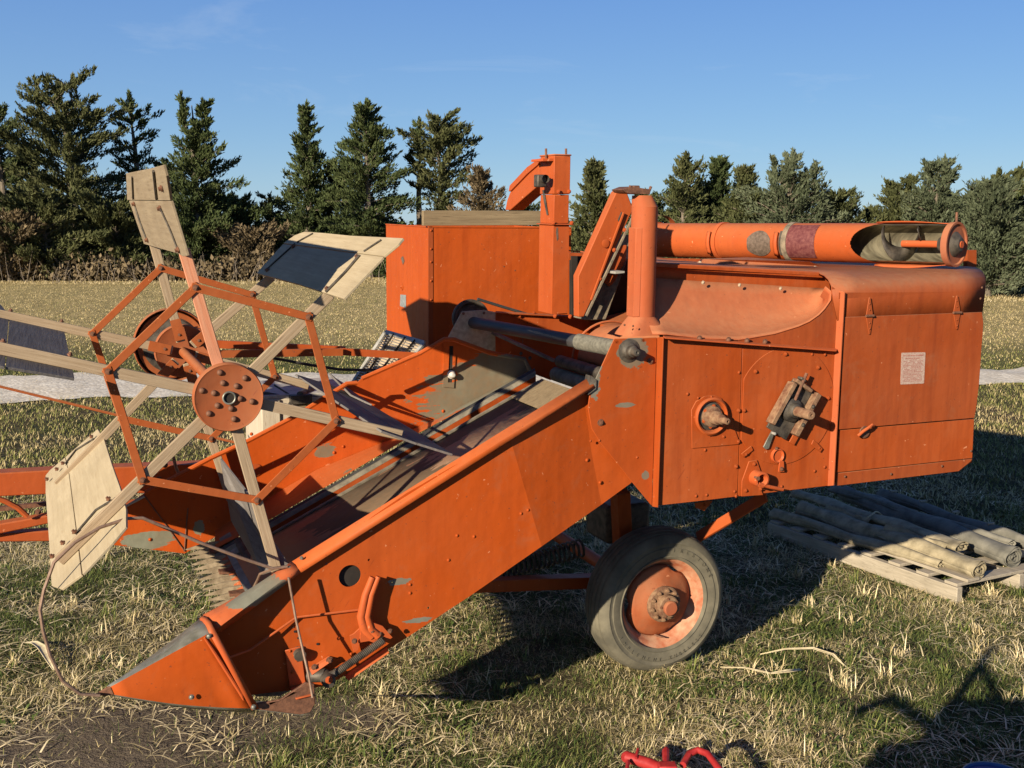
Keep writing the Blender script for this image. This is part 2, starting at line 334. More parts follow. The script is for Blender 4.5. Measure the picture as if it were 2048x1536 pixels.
lip.loft([[M(*p) for p in e0], [M(*p) for p in e1]])
lip.build('nose_collar', m_rail, nose, solid=.005, smooth=40)
MB().tube([M(409, 1275, 3.652), M(440, 1322, 3.648), M(482, 1388, 3.648), M(487, 1400, 3.65)], [.004, .0065, .0065, .003], 8).build('nose_rib', m_rail, nose)
for x, y, Y in [(418, 1272, 3.64), (507, 1414, 3.64), (257, 1372, 3.715), (383, 1394, 3.66)]: bolt(x, y, Y, .008, nose, m_bare, hexa=False)
# skid, support bracket and linkage at the foot of the header side
MB().prism([M(512, 1408, 3.67), M(560, 1400, 3.67), M(612, 1365, 3.67), M(629, 1368, 3.67), M(631, 1408, 3.67), M(622, 1424, 3.67), M(600, 1430, 3.67), M(520, 1420, 3.67)], (0, .012, 0)).build('skid_shoe', m_rust, comb, bevel=.003)
MB().prism([M(512, 1420, 3.69), M(605, 1431, 3.69), M(628, 1415, 3.69), M(628, 1405, 4.2), M(512, 1405, 4.2)], (0, 0, .006)).build('skid_sole', m_bare, comb)
br = MB(); br.prism(ml([(570, 1301), (601, 1293), (612, 1372), (580, 1378)], 3.785), (0, .006, 0)); br.prism([M(580, 1378, 3.785), M(612, 1370, 3.785), M(626, 1392, 3.66), M(592, 1400, 3.66)], (0, 0, .006))
br = br.build('skid_bracket', m_rail, comb, bevel=.002)
for x, y in [(580, 1302), (588, 1311), (594, 1321), (585, 1345)]: bolt(x, y, 3.784, .005, br, m_side, hexa=False)
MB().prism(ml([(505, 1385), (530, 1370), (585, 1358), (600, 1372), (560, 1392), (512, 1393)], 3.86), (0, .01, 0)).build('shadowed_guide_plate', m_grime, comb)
MB().tube([M(577, 1155, 3.72), M(592, 1240, 3.71), M(617, 1350, 3.65), M(625, 1395, 3.63)], .0045, 8).build('stay_rod', m_rod, comb)
MB().tube([M(440, 1322, 3.66), M(500, 1300, 3.76), M(592, 1235, 3.785), M(725, 1219, 3.79)], .0045, 8).build('stay_rod', m_rail, comb)
lev = MB()
lc = [M(x, y, 3.765) for x, y in [(745, 1154), (731, 1190), (722, 1233), (728, 1258), (744, 1272)]]
lev.tube(lc, [.012, .014, .016, .018, .018], 10)
lev.tube([p+Vector((.022, -.004, 0)) for p in lc], [.010, .012, .014, .016, .018], 10)
lev.prism(ml([(722, 1262), (748, 1246), (765, 1252), (785, 1275), (760, 1290), (738, 1282), (720, 1285)], 3.755), (0, .01, 0))
lev.prism(ml([(700, 1272), (708, 1268), (722, 1255), (724, 1268), (716, 1300), (708, 1305), (704, 1290)], 3.77), (0, .008, 0))
lev = lev.build('linkage_lever', m_rail, comb, smooth=50)
for x, y, r in [(744, 1262, .009), (709, 1282, .009), (760, 1268, .007), (780, 1262, .008)]: bolt(x, y, 3.752, r, lev, m_rust)
bb = MB(); bb.prism([M(620, 1340, 3.775), M(660, 1316, 3.775), M(664, 1322, 3.765), M(624, 1350, 3.765)], (0, .02, 0)); bb.prism([M(690, 1352, 3.79), M(775, 1296, 3.79), M(778, 1306, 3.76), M(697, 1362, 3.76)], (0, .015, 0))
bb = bb.build('side_stiffener', m_rail, comb)
bolt(629, 1334, 3.772, .010, bb, m_rust); bolt(659, 1320, 3.772, .011, bb, m_rust)
for x, y, r in [(590, 1263, .005), (586, 1254, .003), (597, 1276, .005), (635, 1288, .005)]: MB().lathe(M(x, y, 3.797), [(0, 0), (r, 0), (r, -.001), (0, -.001)], 10).build('bolt_hole', m_black, side)
for x, y in [(525, 1278), (677, 1277), (702, 1308)]: bolt(x, y, 3.79, .0055, side, m_side, hexa=False)
spr = []; a = M(668, 1348, 3.74); b = M(768, 1280, 3.74); dd = (b-a).normalized(); u1 = dd.orthogonal().normalized(); u2 = dd.cross(u1)
for k in range(34*10+1):
    t = k/340; an = 2*PI*k/10; spr.append(a.lerp(b, t)+u1*.0125*math.cos(an)+u2*.0125*math.sin(an))
MB().tube(spr, .0028, 6).build('tension_spring', m_steel, comb)
g = MB(); g.tube([M(655, 1352, 3.74), M(672, 1346, 3.74)], .014, 12); g.lathe(M(655, 1358, 3.74), [(0, -.03), (.022, -.03), (.026, -.02), (.026, .03), (0, .03)], 18); g.tube([M(618, 1352, 3.80), M(652, 1350, 3.76)], .024, 12)
g = g.build('crank_bearing', m_steel, comb); bolt(658, 1360, 3.71, .012, g, m_rail)
# ---- header, far side ---------------------------------------------------------
top = [(160, 1083), (252, 1012), (290, 986), (420, 917), (500, 880), (591, 832), (694, 767), (714, 766), (724, 757), (841, 706), (889, 678), (908, 679), (981, 706), (1049, 718), (1060, 740)]
bot = [(1055, 762), (892, 832), (803, 874), (634, 945), (505, 1020), (452, 1062), (369, 1107), (245, 1092)]
fw = MB().prism(ml(top+bot, 5.1602), (0, .008, 0)).build('header_far_wall', m_hwall, comb)
MB().tube([M(x, y, 4.987) for x, y in top[2:8]], .011, 8).build('wall_rim', m_hwall, fw)
MB().tube([M(x, y, 4.987) for x, y in top[8:]], .011, 8).build('wall_rim', m_hwall, fw)
MB().tube([M(x, y, 5.1554) for x, y in [(160, 1083), (252, 1012), (289, 993)]], .006, 8).build('nose_edge_trim', m_galv, fw)
for q in ([(288, 990), (330, 1047), (369, 1102)], [(376, 1016), (372, 1060), (369, 1103)]): MB().tube([M(x, y, 5.1573) for x, y in q], .003, 6).build('wall_seam', m_rust, fw)
MB().prism(ml([(887, 683), (913, 683), (908, 776), (886, 774)], 5.1525), (0, .006, 0), [ml([(899, 692), (907, 692), (905, 765), (896, 765)], 5.1525)]).build('slotted_plate', m_hwall, fw)
MB().prism(ml([(899, 692), (907, 692), (905, 765), (896, 765)], 5.1582), (0, .001, 0)).build('slot_opening', m_black, fw)
MB().lathe(M(903, 749, 5.1506), [(0, -.03), (.010, -.028), (.017, -.018), (.018, 0), (.022, .001), (.022, .003)], 20).build('slot_knob', m_knob, fw)
for x, y in [(503, 868), (668, 905), (686, 893), (886, 822), (300, 1079), (1083, 800), (451, 1017), (430, 1035), (440, 960), (387, 998), (360, 1042), (420, 1044)]: bolt(x, y, 5.1582, .007, fw, m_hwall, hexa=False)
MB().lathe(M(511, 940, 5.1563), [(0, 0), (.03, 0), (.03, -.002), (0, -.002)], 24).build('wall_cover_disc', m_bright, fw)
var('header_ledge', [(1055, 744, 5.1506), (892, 828, 5.1506), (803, 870, 5.1506), (634, 940, 5.1506), (505, 1014, 5.1506), (430, 1062, 5.1506), (430, 1098, 4.7969), (537, 1041, 4.7969), (803, 884, 4.7969), (1060, 748, 4.7969)], .006, m_hwall)
def grow(k, x0, x1, Y0, Y1, dy0, dy1):
    f = lambda x: 742+(1065-x)*.574
    return [(x1, f(x1)+dy0, Y0), (x0, f(x0)+dy0, Y0), (x0, f(x0)+dy1, Y1), (x1, f(x1)+dy1, Y1)]
var('rubber_seal', grow(0, 430, 1070, 4.7874, 4.7684, -3, 3), .004, m_rubber)
var('groove_strip', grow(0, 430, 1072, 4.759, 4.74, 4, 14), .01, m_wroll)
f0 = M(470, 1084+28, 4.6926); f1 = M(1078, 735+30, 4.6926)
MB().prism([M(430, 1107+14, 4.74), M(1072, 738+14, 4.74), M(1072, 738+14, 4.74)-Z1*.07, M(430, 1107+14, 4.74)-Z1*.07], (0, .005, 0)).build('groove_wall', m_panel, comb)
dn = (f1-f0).cross(Y1).normalized(); dn = dn if dn.z > 0 else -dn
fl = MB(); fl.add([f0, f1, f1+Y1*(-.79), f0+Y1*(-.79)], [[0, 1, 2, 3]]); flo = fl.build('header_floor', m_floor, comb, solid=.006)
MB().prism([f0+dn*.004, f1+dn*.004, f1+dn*.004-Y1*.02, f0+dn*.004-Y1*.02], dn*.008).build('floor_lip', m_wroll, flo)
und = dn*-.10
MB().prism([f0+und+Y1*.08, f1+und+Y1*.08, f1+und-Y1*.79, f0+und-Y1*.79], dn*-.01).build('header_underpan', m_panel, comb)
fx = (f1-f0).normalized(); q1 = f0.lerp(f1, .90)
MB().prism([q1+dn*.006, f1+dn*.006+fx*.02, f1+dn*.006+fx*.02-Y1*.42, q1+dn*.006-Y1*.42], dn*.004).build('canvas_flap', m_board, flo)
# cutter bar
ca = M(428, 1086, 4.9); cb = M(487, 1208, 4.30); cd = (cb-ca)/(4.9-4.30); cN = ca+cd*(4.9-3.86)
aw = M(470, 1060, 4.9)-ca; aw2 = M(530, 1183, 4.30)-cb
knife = MB(); knife.prism([ca, ca+aw, cN+aw2, cN], (0, 0, -.008)); knife = knife.build('cutter_bar', m_rail, comb)
MB().prism([ca+aw*.25+Z1*.003, ca+aw*.75+Z1*.003, cN+aw2*.75+Z1*.003, cN+aw2*.25+Z1*.003], (0, 0, .003)).build('wear_plate', m_bare, knife)
gd = MB(); gs = []
for k in range(21):
    p = ca.lerp(cN, (k+.3)/21); d = Vector((-.125, random.uniform(-.006, .006), -.012+random.uniform(-.006, .004)))
    b = MB(); b.loft([[p+Vector((.02, -.011, -.008)), p+Vector((.02, .011, -.008)), p+Vector((.02, .007, .012)), p+Vector((.02, -.007, .012))],
        [p+d*.35+Vector((0, -.010, -.010)), p+d*.35+Vector((0, .010, -.010)), p+d*.35+Vector((0, .005, .014)), p+d*.35+Vector((0, -.005, .014))],
        [p+d+Vector((0, -.0015, -.002)), p+d+Vector((0, .0015, -.002)), p+d+Vector((0, .001, .002)), p+d+Vector((0, -.001, .002))]], True, True)
    b.build('knife_guard', m_guard, knife, smooth=30)
for k in range(5):
    p = ca.lerp(cN, (k+.5)/5)+Vector((.03, 0, .004)); MB().prism([p+Vector((-.07, -.02, 0)), p+Vector((.03, -.03, 0)), p+Vector((.03, .03, 0)), p+Vector((-.07, .02, 0))], (0, 0, .012)).build('knife_clip', m_rust, knife)
MB().tube([M(478, 1070, 4.7874)-Z1*.03, M(478, 1070, 4.7874)-Z1*.03+(cN-ca)*.98], .022, 14).build('front_roller', m_steel, comb)
# ---- crop divider rod -----------------------------------------------------------
MB().tube([M(*p) for p in [(200, 1391, 3.70), (160, 1388, 3.70), (125, 1362, 3.70), (100, 1310, 3.70), (86, 1260, 3.70), (80, 1220, 3.70), (88, 1180, 3.71), (108, 1125, 3.72), (150, 1085, 3.74), (200, 1055, 3.78), (255, 1037, 3.80), (285, 1036, 3.80), (330, 1055, 3.80), (400, 1085, 3.80), (480, 1115, 3.80), (545, 1137, 3.80), (575, 1133, 3.80)]], .0058, 8).build('divider_rod', m_rod, comb)
MB().tube([M(*p) for p in [(548, 1137, 3.80), (520, 1148, 3.9), (515, 1160, 3.95), (505, 1180, 4.0)]], .005, 8).build('divider_rod_hook', m_rod, comb)
# ---- gusset plate and throat -----------------------------------------------------
gus = plate('throat_side_plate', [(1229, 677), (1192, 757), (1180, 786), (1176, 816), (1183, 857), (1201, 886), (1260, 959), (1304, 1012), (1314, 675)], 3.838, .006, m_gus)
MB().prism([M(1314, 675, 3.842), M(1304, 1013, 3.842), M(1314.5, 1015, 3.790), M(1326, 674, 3.790)], (.005, 0, 0)).build('plate_lip', m_gus, gus, bevel=.001)
for x, y in [(1201, 845), (1301, 722)]: bolt(x, y, 3.838, .012, gus, m_rust)
for x, y in [(1199, 881), (1181, 882), (1274, 915)]: bolt(x, y, 3.838, .005, gus, m_gus, hexa=False)
for x, y in [(1234, 684), (1286, 681)]: MB().prism(ml([(x-3, y-3), (x+3, y-3), (x+3, y+3), (x-3, y+3)], 3.838), (0, .001, 0)).build('square_hole', m_bright, gus)
rs = M(1257, 701, 3.84)
rb = MB(); rb.lathe(rs, [(.046, 0), (.048, -.005), (.040, -.007), (.034, -.010), (.030, -.018), (.024, -.022), (.023, -.04), (.017, -.044), (.015, -.07), (.007, -.072), (0, -.066)], 30)
rb = rb.build('roller_bearing', m_steel, gus)
rl0 = M(945, 645, 5.12); rl1 = M(1257, 701, 3.85)
MB().tube([rl0, rl1], .029, 28).build('feed_roller', m_roller, comb)
MB().tube([rl0.lerp(rl1, .73), rl0.lerp(rl1, .995)], .035, 28).build('roller_cover', m_canv, comb)
fb = plate('roller_end_plate', [(924, 623), (968, 620), (991, 624), (991, 703), (940, 690), (896, 675)], 5.11, .006, m_dusty)
for x, y in [(927, 627), (968, 626)]: bolt(x, y, 5.108, .006, fb, m_rust)
MB().lathe(M(940, 636, 5.42), [(.075, .02), (.095, .02), (.100, 0), (.088, -.012), (.100, -.024), (.085, -.024), (.07, -.01), (.02, -.01), (.02, .02)], 36).build('drive_pulley', m_steel, comb)
MB().tube([M(955, 598, 5.41), M(1000, 612, 5.41), M(1060, 630, 5.41)], .008, 6).build('drive_belt', m_rubber, comb)
plate('throat_far_wall', [(991, 624), (1060, 627), (1240, 637), (1330, 642), (1330, 760), (1100, 760), (1060, 745), (1049, 718), (991, 703)], 5.16, .006, m_panel)
MB().prism([M(991, 622, 5.16), M(1250, 636, 5.16), M(1250, 639, 5.13), M(991, 625, 5.13)], (0, 0, -.004)).build('throat_wall_rim', m_panel, comb)
for x, y in [(1068, 625), (1123, 640), (1040, 632)]: bolt(x, y, 5.15, .007, comb, m_panel)
MB().tube([M(1045, 650, 5.14), M(1046, 700, 5.14)], .002, 6).build('wall_seam', m_rust, comb)
bx = MB().bar(M(985, 665, 5.1), M(1110, 722, 4.9), .05, .01, Z1).build('tension_strap', m_grime, comb)
for x, y in [(1042, 707), (1060, 716)]: bolt(x, y, 4.98, .008, bx, m_steel)
q = M(1112, 748, 4.85); MB().tube([q, q-Y1*.98], .036, 20).build('canvas_roller', m_wroll, comb)
q = M(1120, 722, 4.82); MB().tube([q, q-Y1*.96], .03, 20).build('upper_canvas_roller', m_steel, comb)
q = M(1205, 715, 5.0); MB().tube([q, q-Y1*1.1], .05, 20).build('feeder_drum', m_roller, comb)
for k in range(9):
    p = q.lerp(q-Y1*1.1, (k+.5)/9); MB().bar(p+Vector((-.06, 0, -.02)), p+Vector((.04, 0, .04)), .03, .012, Y1).build('drum_bar', m_grime, comb)
dc = M(1222, 715, 4.75); dome = MB()
rr = []
for k in range(13):
    a = PI*(1-k/12)*.5+PI*.0
    rr.append(None)
rings = []
for j, (yy, rad) in enumerate([(0, .145), (-.01, .162), (-.03, .170), (-.55, .170)]):
    rings.append([dc+Vector((math.cos(PI-k*PI*.75/14)*rad*1.15, yy, math.sin(PI-k*PI*.75/14)*rad)) for k in range(15)])
dome.loft(rings); dome = dome.build('throat_dome', m_scoop, comb, solid=.005, smooth=40)
rim = [dc+Vector((math.cos(PI-k*PI*.75/14)*.178*1.15, .012, math.sin(PI-k*PI*.75/14)*.178)) for k in range(15)]
MB().tube(rim, .006, 6).build('dome_rim', m_scoop, dome)
# ---- main side ------------------------------------------------------------------
mL = plate('main_side_panel', [(1322, 674), (1484.5, 686), (1474.5, 993), (1400, 1002), (1316, 1011)], 3.81, .006, m_panel)
mR = plate('fan_side_panel', [(1485.5, 686), (1677, 700), (1656, 972), (1475.5, 993)], 3.812, .006, m_panel)
MB().prism([M(1326, 671, 3.81), M(1676, 697, 3.81), M(1673, 701, 3.775), M(1330, 675, 3.765)], (0, 0, -.005)).build('side_ledge', m_rail, comb, bevel=.001)
for x, y in [(1399, 681), (1457, 684), (1494, 686), (1530, 688)]: bolt(x, y-4, 3.795, .011, comb, m_rust, hexa=False)
dpts = []
for k in range(72):
    a = 2*PI*k/72; c = M(1572, 812, 3.808)+Vector((math.cos(a)*.256, 0, math.sin(a)*.256)); dpts.append(c)
xs = M(1487, 780, 3.808).x
dpts = [Vector((max(p.x, xs), p.y, p.z)) for p in dpts]
disc = MB().prism(dpts, (0, .004, 0)).build('fan_cover_disc', m_panel, mR, bevel=.0015)
for x, y in [(1571, 708), (1511, 743), (1636, 735), (1656, 796), (1637, 896), (1491, 908)]: bolt(x, y, 3.805, .0085, disc, m_panel)
for pts in ([(1627, 880), (1634, 885), (1646, 898), (1641, 905), (1623, 889)], [(1503, 892), (1507, 900), (1488, 915), (1483, 908)]): plate('disc_clip', pts, 3.8, .006, m_panel, disc)
for x, y in [(1480, 690), (1478, 745), (1375, 788), (1472, 992), (1495, 984), (1392, 992), (1413, 990), (1469, 983), (1649, 934), (1660, 846), (1629, 942), (1650, 709), (1624, 709), (1563, 973), (1410, 900), (1390, 886)]: bolt(x, y, 3.808, .0065, mL, m_panel, hexa=False)
for x, y in [(1477, 821), (1488, 821), (1476, 883), (1472, 933), (1446, 873)]: bolt(x, y, 3.806, .0085, mL, m_panel)
cv = plate('bearing_cover', [(1384, 897), (1383, 820), (1392, 803), (1408, 793), (1427, 790), (1443, 796), (1452, 810), (1478, 880), (1478, 889)], 3.804, .005, m_panel, mL, holes=())
for x, y in [(1389, 835), (1396, 796), (1423, 794), (1420, 871)]: bolt(x, y, 3.802, .005, cv, m_panel, hexa=False)
c1 = M(1421, 832, 3.802)
MB().lathe(c1, [(.078, 0), (.080, -.012), (.072, -.018), (.064, -.012), (.062, .004)], 36).build('bearing_ring', m_bright, cv)
MB().lathe(c1, [(.063, .003), (.05, -.004), (0, -.004)], 30).build('bearing_recess', m_steel, cv)
h = MB(); h.lathe(c1, [(.046, 0), (.044, -.02), (.03, -.026), (.028, -.055), (.021, -.06), (.020, -.085), (.014, -.087), (.013, -.125), (.006, -.128), (.005, -.118), (0, -.118)], 26)
h = h.build('bearing_hub', m_dustyr, cv)
for k in range(6):
    a = k*PI/3+.4; o = bolt(1421, 832, 3.78, .008, h, m_bright); o.location = c1+Vector((math.cos(a)*.042, -.012, math.sin(a)*.042))
# belt tightener bracket
c2 = M(1577, 818, 3.8)
ax = (M(1592, 770, 3.81)-M(1545, 855, 3.81)).normalized(); ay = ax.cross(Y1).normalized()
def tb(u, v, w, su, sv, sw): return (c2+ax*u+ay*v-Y1*w, su, sv, sw, (ax, ay, Y1))
bk = MB().box(*tb(0, 0, .006, .24, .12, .010)).build('tightener_plate', m_steel, disc, bevel=.002)
MB().box(*tb(.02, -.075, .02, .205, .026, .045)).build('tightener_rail', m_dustyr, bk, bevel=.003)
MB().box(*tb(.0, .062, .02, .20, .022, .045)).build('tightener_rail', m_dustyr, bk, bevel=.003)
MB().box(*tb(-.0, -.10, .003, .235, .03, .006)).build('rail_flange', m_panel, bk, bevel=.001)
MB().box(*tb(.115, .01, .018, .016, .10, .035)).build('tightener_end', m_dustyr, bk, bevel=.003)
MB().box(*tb(.135, .03, .02, .012, .03, .03)).build('adjuster_nut', m_steel, bk, bevel=.004)
MB().tube([c2+ax*.165+ay*.03-Y1*.03, c2+ax*.04+ay*.015-Y1*.03], .007, 8).build('adjuster_screw', m_rust, bk)
b = MB(); b.lathe(c2, [(.052, -.01), (.05, -.03), (.034, -.04), (.030, -.055), (.022, -.06)], 28)
b.build('shaft_collar', m_steel, bk)
MB().lathe(c2, [(.0215, -.03), (.0205, -.15), (.017, -.155), (.006, -.155), (.005, -.147), (0, -.147)], 24).build('drive_shaft', m_dustyr, bk)
for u, v in [(.07, -.10), (.0, -.10), (-.075, -.10)]: o = bolt(1577, 818, 3.8, .007, bk, m_panel); o.location = c2+ax*u+ay*v-Y1*.008
for u, v in [(.06, -.075), (-.03, -.075)]: o = bolt(1577, 818, 3.8, .008, bk, m_steel, hexa=False); o.location = c2+ax*u+ay*v-Y1*.043
MB().prism(ml([(1544, 862), (1549, 866), (1538, 897), (1532, 899), (1527, 894), (1534, 880)], 3.795), (0, .006, 0)).build('hook_clip', m_bare, disc, bevel=.001)
MB().lathe(M(1545, 866, 3.795), [(0, -.02), (.006, -.018), (.006, 0)], 12).build('clip_pin', m_galv, disc)
cl = MB(); cl.lathe(M(1554, 911, 3.806), [(0, -.004), (.022, -.004), (.028, -.012), (.031, -.010), (.032, .002)], 28); cl.build('inspection_cap', m_rail, mR)
plate('cap_arm', [(1560, 920), (1568, 922), (1569, 944), (1557, 944)], 3.794, .006, m_rail, mR)
bolt(1563, 938, 3.792, .008, mR, m_rust); bolt(1553, 897, 3.798, .007, mR, m_rust)
pv = plate('pivot_plate', [(1498, 923), (1514, 920), (1526, 955), (1548, 978), (1523, 980), (1527, 990), (1483, 993), (1484, 962)], 3.803, .006, m_panel, mR)
MB().lathe(M(1511, 955, 3.803), [(.034, 0), (.034, -.05), (.026, -.052), (.022, -.045), (.018, -.01), (0, -.01)], 26).build('pivot_tube', m_rail, pv)
MB().lathe(M(1511, 955, 3.77), [(.010, 0), (.010, -.02), (0, -.02)], 6).build('pivot_nut', m_rust, pv)
MB().tube([M(1517, 968, 3.76), M(1540, 974, 3.76), M(1565, 979, 3.77)], .008, 10).build('grease_pipe', m_rail, pv)
for x, y in [(1508, 928), (1491, 981), (1521, 978)]: bolt(x, y, 3.801, .008, pv, m_panel)
MB().prism([M(1676, 580, 3.812), M(1655, 972, 3.812), M(1666.5, 971, 3.782), M(1688.5, 584, 3.782)], (.006, 0, 0)).build('corner_post', m_scoop, comb, bevel=.001)
# curved scoop above the ledge
curve = [(1651, 573, 3.84), (1663, 583, 3.815), (1661.5, 600, 3.81), (1650, 617, 3.81), (1638, 629.6, 3.81), (1619, 643, 3.81), (1597, 653, 3.81), (1550, 667.6, 3.81), (1503, 676, 3.81), (1477, 680, 3.81), (1404, 677, 3.81), (1333, 669, 3.81), (1305, 668, 3.81)]
backl = [(1651, 573, 3.93), (1655, 576, 3.95), (1650, 577, 4.01), (1643, 577, 4.03), (1634, 576, 4.05), (1618, 575.5, 4.05), (1600, 575, 4.06), (1560, 572, 4.06), (1510, 569, 4.06), (1477, 567, 4.06), (1404, 563, 4.06), (1333, 558, 4.06), (1305, 556, 4.06)]
rows = []
for t in np.linspace(0, 1, 9):
    row = []
    for a, b_ in zip(backl, curve):
        A_ = M(*a); B_ = M(*b_); p = A_.lerp(B_, t); p.z -= .045*math.sin(PI*t); p.y += .03*math.sin(PI*t); row.append(p)
    rows.append(row)
sc = MB().loft(rows).build('curved_scoop', m_scoop, comb, smooth=60, solid=.004)
for x, y in [(1406, 565), (1479, 570), (1561, 577), (1652, 583)]: bolt(x, y, 4.02, .007, sc, m_dusty, hexa=False)
plate('scoop_back_panel', [(1303, 528), (1640, 548), (1658, 560), (1662, 582), (1303, 560)], 4.07, .005, m_panel)
cheek = [(x, y) for x, y, _ in curve[1:10]]
plate('scoop_cheek', [(1676, 582), (1664, 572)]+cheek+[(1477, 684), (1676, 698)], 3.813, .005, m_dull)
# hood of the rear body
Lp = [(1674, 640, 3.802), (1666, 600, 3.802), (1664, 585, 3.807), (1662, 571, 3.827), (1656, 559, 3.875), (1648, 551, 3.93), (1637, 546.5, 4.05)]
Rp = [(1964, 628, 3.802), (1970, 582, 3.802), (1971, 566, 3.807), (1970, 555, 3.827), (1966, 545, 3.875), (1959, 539, 3.93), (1950, 535, 4.05)]
LP = [M(*p) for p in Lp]; RP = [M(*p) for p in Rp]
LP.append(LP[-1]+Y1*1.1); RP.append(RP[-1]+Y1*1.1)
rings = [[a.lerp(b_, t) for a, b_ in zip(LP, RP)] for t in np.linspace(0, 1, 7)]
hood = MB().loft(rings).build('rear_hood', m_dull, comb, smooth=50, solid=.005)
roofn = [M(1303, 527.5, 4.03), M(1638, 546.5, 4.05)]
ra_ = M(1160, 512, 4.95); ra_.z = roofn[0].z+.01; MB().prism([roofn[0], roofn[1], roofn[1]+Y1*1.1, ra_+Y1*.2, ra_], (0, 0, .006)).build('roof_sheet', m_scoop, comb)
MB().prism([M(1300, 527, 4.025), M(1638, 546, 4.025), M(1638, 551, 4.025), M(1300, 533, 4.025)], (0, .006, 0)).build('roof_lip', m_panel, comb)
for x, y in [(1400, 525), (1548, 530), (1630, 534), (1712, 533)]: bolt(x, y, 4.45, .009, comb, m_dusty, hexa=False).rotation_euler = (-PI/2, 0, 0)
plate('rear_upper_panel', [(1674, 641), (1964.5, 625.5), (1970.5, 583), (1677, 585)], 3.8, .004, m_dull)
door = plate('access_door', [(1688, 634), (1697, 634), (1964.5, 624), (1967, 645), (1966, 668), (1963, 700), (1961, 735), (1958, 772), (1953, 815), (1949, 836), (1678, 859)], 3.794, .006, m_dull)
for cx, cy, hh in [(1740, 632, 37), (1914.8, 625.5, 34)]:
    hg = plate('strap_hinge', [(cx-7, cy-4), (cx-1.5, cy-hh), (cx+1.5, cy-hh), (cx+6, cy-4), (cx+6, cy+4), (cx+1, cy+hh), (cx-2, cy+hh), (cx-7, cy+4)], 3.788, .005, m_dull, door)
    MB().tube([M(cx-8, cy, 3.785), M(cx+8, cy-.5, 3.785)], .006, 8).build('hinge_pin', m_rust, hg)
    for dy in (-24, -12, 14, 26): bolt(cx-.5, cy+dy, 3.787, .004, hg, m_dull, hexa=False)
plate('lower_rear_panel', [(1678, 861), (1948.5, 838), (1945, 916), (1674, 945)], 3.802, .006, m_panel)
plate('bottom_sill', [(1674, 946.5), (1945, 917.5), (1943, 922), (1917, 943), (1671, 972)], 3.805, .006, m_dull)
for x, y in [(1690, 953), (1782, 948), (1884, 932), (1942, 902), (1964, 575), (1961, 597)]: bolt(x, y, 3.797, .005, comb, m_rust, hexa=False)
lt = MB(); lt.lathe(M(1729, 864, 3.794), [(0, -.003), (.026, -.003), (.028, 0)], 24); lt = lt.build('latch_plate', m_rust, door)
MB().tube([M(1716, 872, 3.778), M(1726, 863, 3.774), M(1738, 855, 3.77), M(1744, 850, 3.774), M(1747, 852, 3.785)], .007, 8).build('latch_handle', m_rail, lt)
dq = [(1803, 706.5), (1804, 705.5), (1850, 704.5), (1851, 706), (1848, 766), (1847, 767), (1802, 769), (1801, 768)]
dec = plate('warning_decal', dq, 3.7928, .001, m_decal, door, bevel=0)
def text_mesh(name, body, size, mat, parent, origin, xd, yd, extrude=.0004, width=None):
    cu = bpy.data.curves.new(name, 'FONT'); cu.body = body; cu.size = size; cu.extrude = extrude
    to = bpy.data.objects.new(name, cu); COL.objects.link(to)
    dg = bpy.context.evaluated_depsgraph_get(); dg.update(); me = bpy.data.meshes.new_from_object(to.evaluated_get(dg))
    bpy.data.objects.remove(to); me.materials.clear(); me.materials.append(mat)
    o = bpy.data.objects.new(name, me); COL.objects.link(o); o.parent = parent
    if width:
        xs = [v.co.x for v in me.vertices]; s = width/(max(xs)-min(xs)); 
        for v in me.vertices: v.co.x *= s
    xd = Vector(xd).normalized(); yd = Vector(yd); yd = (yd-xd*yd.dot(xd)).normalized(); zd = xd.cross(yd)
    m = Matrix((xd, yd, zd)).transposed().to_4x4(); m.translation = Vector(origin); o.matrix_local = m; return o
dx = M(1850, 705, 3.792)-M(1803, 706.5, 3.792); dy = M(1803, 706, 3.792)-M(1801, 768, 3.792)
D0 = M(1801, 768, 3.7924)
text_mesh('decal_text', 'DO NOT RUN COMBINE', .008, m_ink, dec, D0+dx*.07+dy*.89, dx, dy, width=dx.length*.86)
text_mesh('decal_text', 'WITHOUT GUARDS', .007, m_ink, dec, D0+dx*.16+dy*.80, dx, dy, width=dx.length*.62)
lines = MB()
for k in range(17):
    t = .76-k*.043; x = .09
    while x < .86:
        w = random.uniform(.02, .10)
        if random.random() < .8: a = D0+dx*x+dy*t-Y1*.0006; lines.prism([a, a+dx*w, a+dx*w+dy*.014, a+dy*.014], (0, .0006, 0))
        x += w+.02
lines.build('decal_fine_print', m_ink, dec, smooth=0)
# inner hull: gives the body its depth
hl = [(1440, 700), (1676, 640), (1960, 565), (1944, 925), (1915, 938), (1670, 965), (1440, 995)]
MB().prism([M(x, y, 3.95) for x, y in hl], (0, 1.28, 0)).build('inner_body', m_panel, comb, smooth=0)
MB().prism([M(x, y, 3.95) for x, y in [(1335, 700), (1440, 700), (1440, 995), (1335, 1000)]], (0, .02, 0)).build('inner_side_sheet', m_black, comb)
MB().prism([M(1425, 700, 3.95), M(1440, 700, 3.95), M(1440, 995, 3.95), M(1425, 990, 3.95)], (0, 1.0, 0)).build('throat_shade_sheet', m_black, comb)  # black sheet, the throat's shade put into its colour
MB().prism([M(1143, 512, 5.25), M(1330, 515, 5.25), M(1330, 641, 5.25), M(1143, 631, 5.25)], (0, .01, 0)).build('cavity_shade_sheet', m_black, comb)  # black sheet painting the shaded cavity between the elevators
MB().prism([M(1138, 505, 5.3), M(1330, 515, 5.3), M(1330, 524, 5.3), M(1138, 517, 5.3)], (0, .05, 0)).build('bulkhead_rim', m_panel, comb)
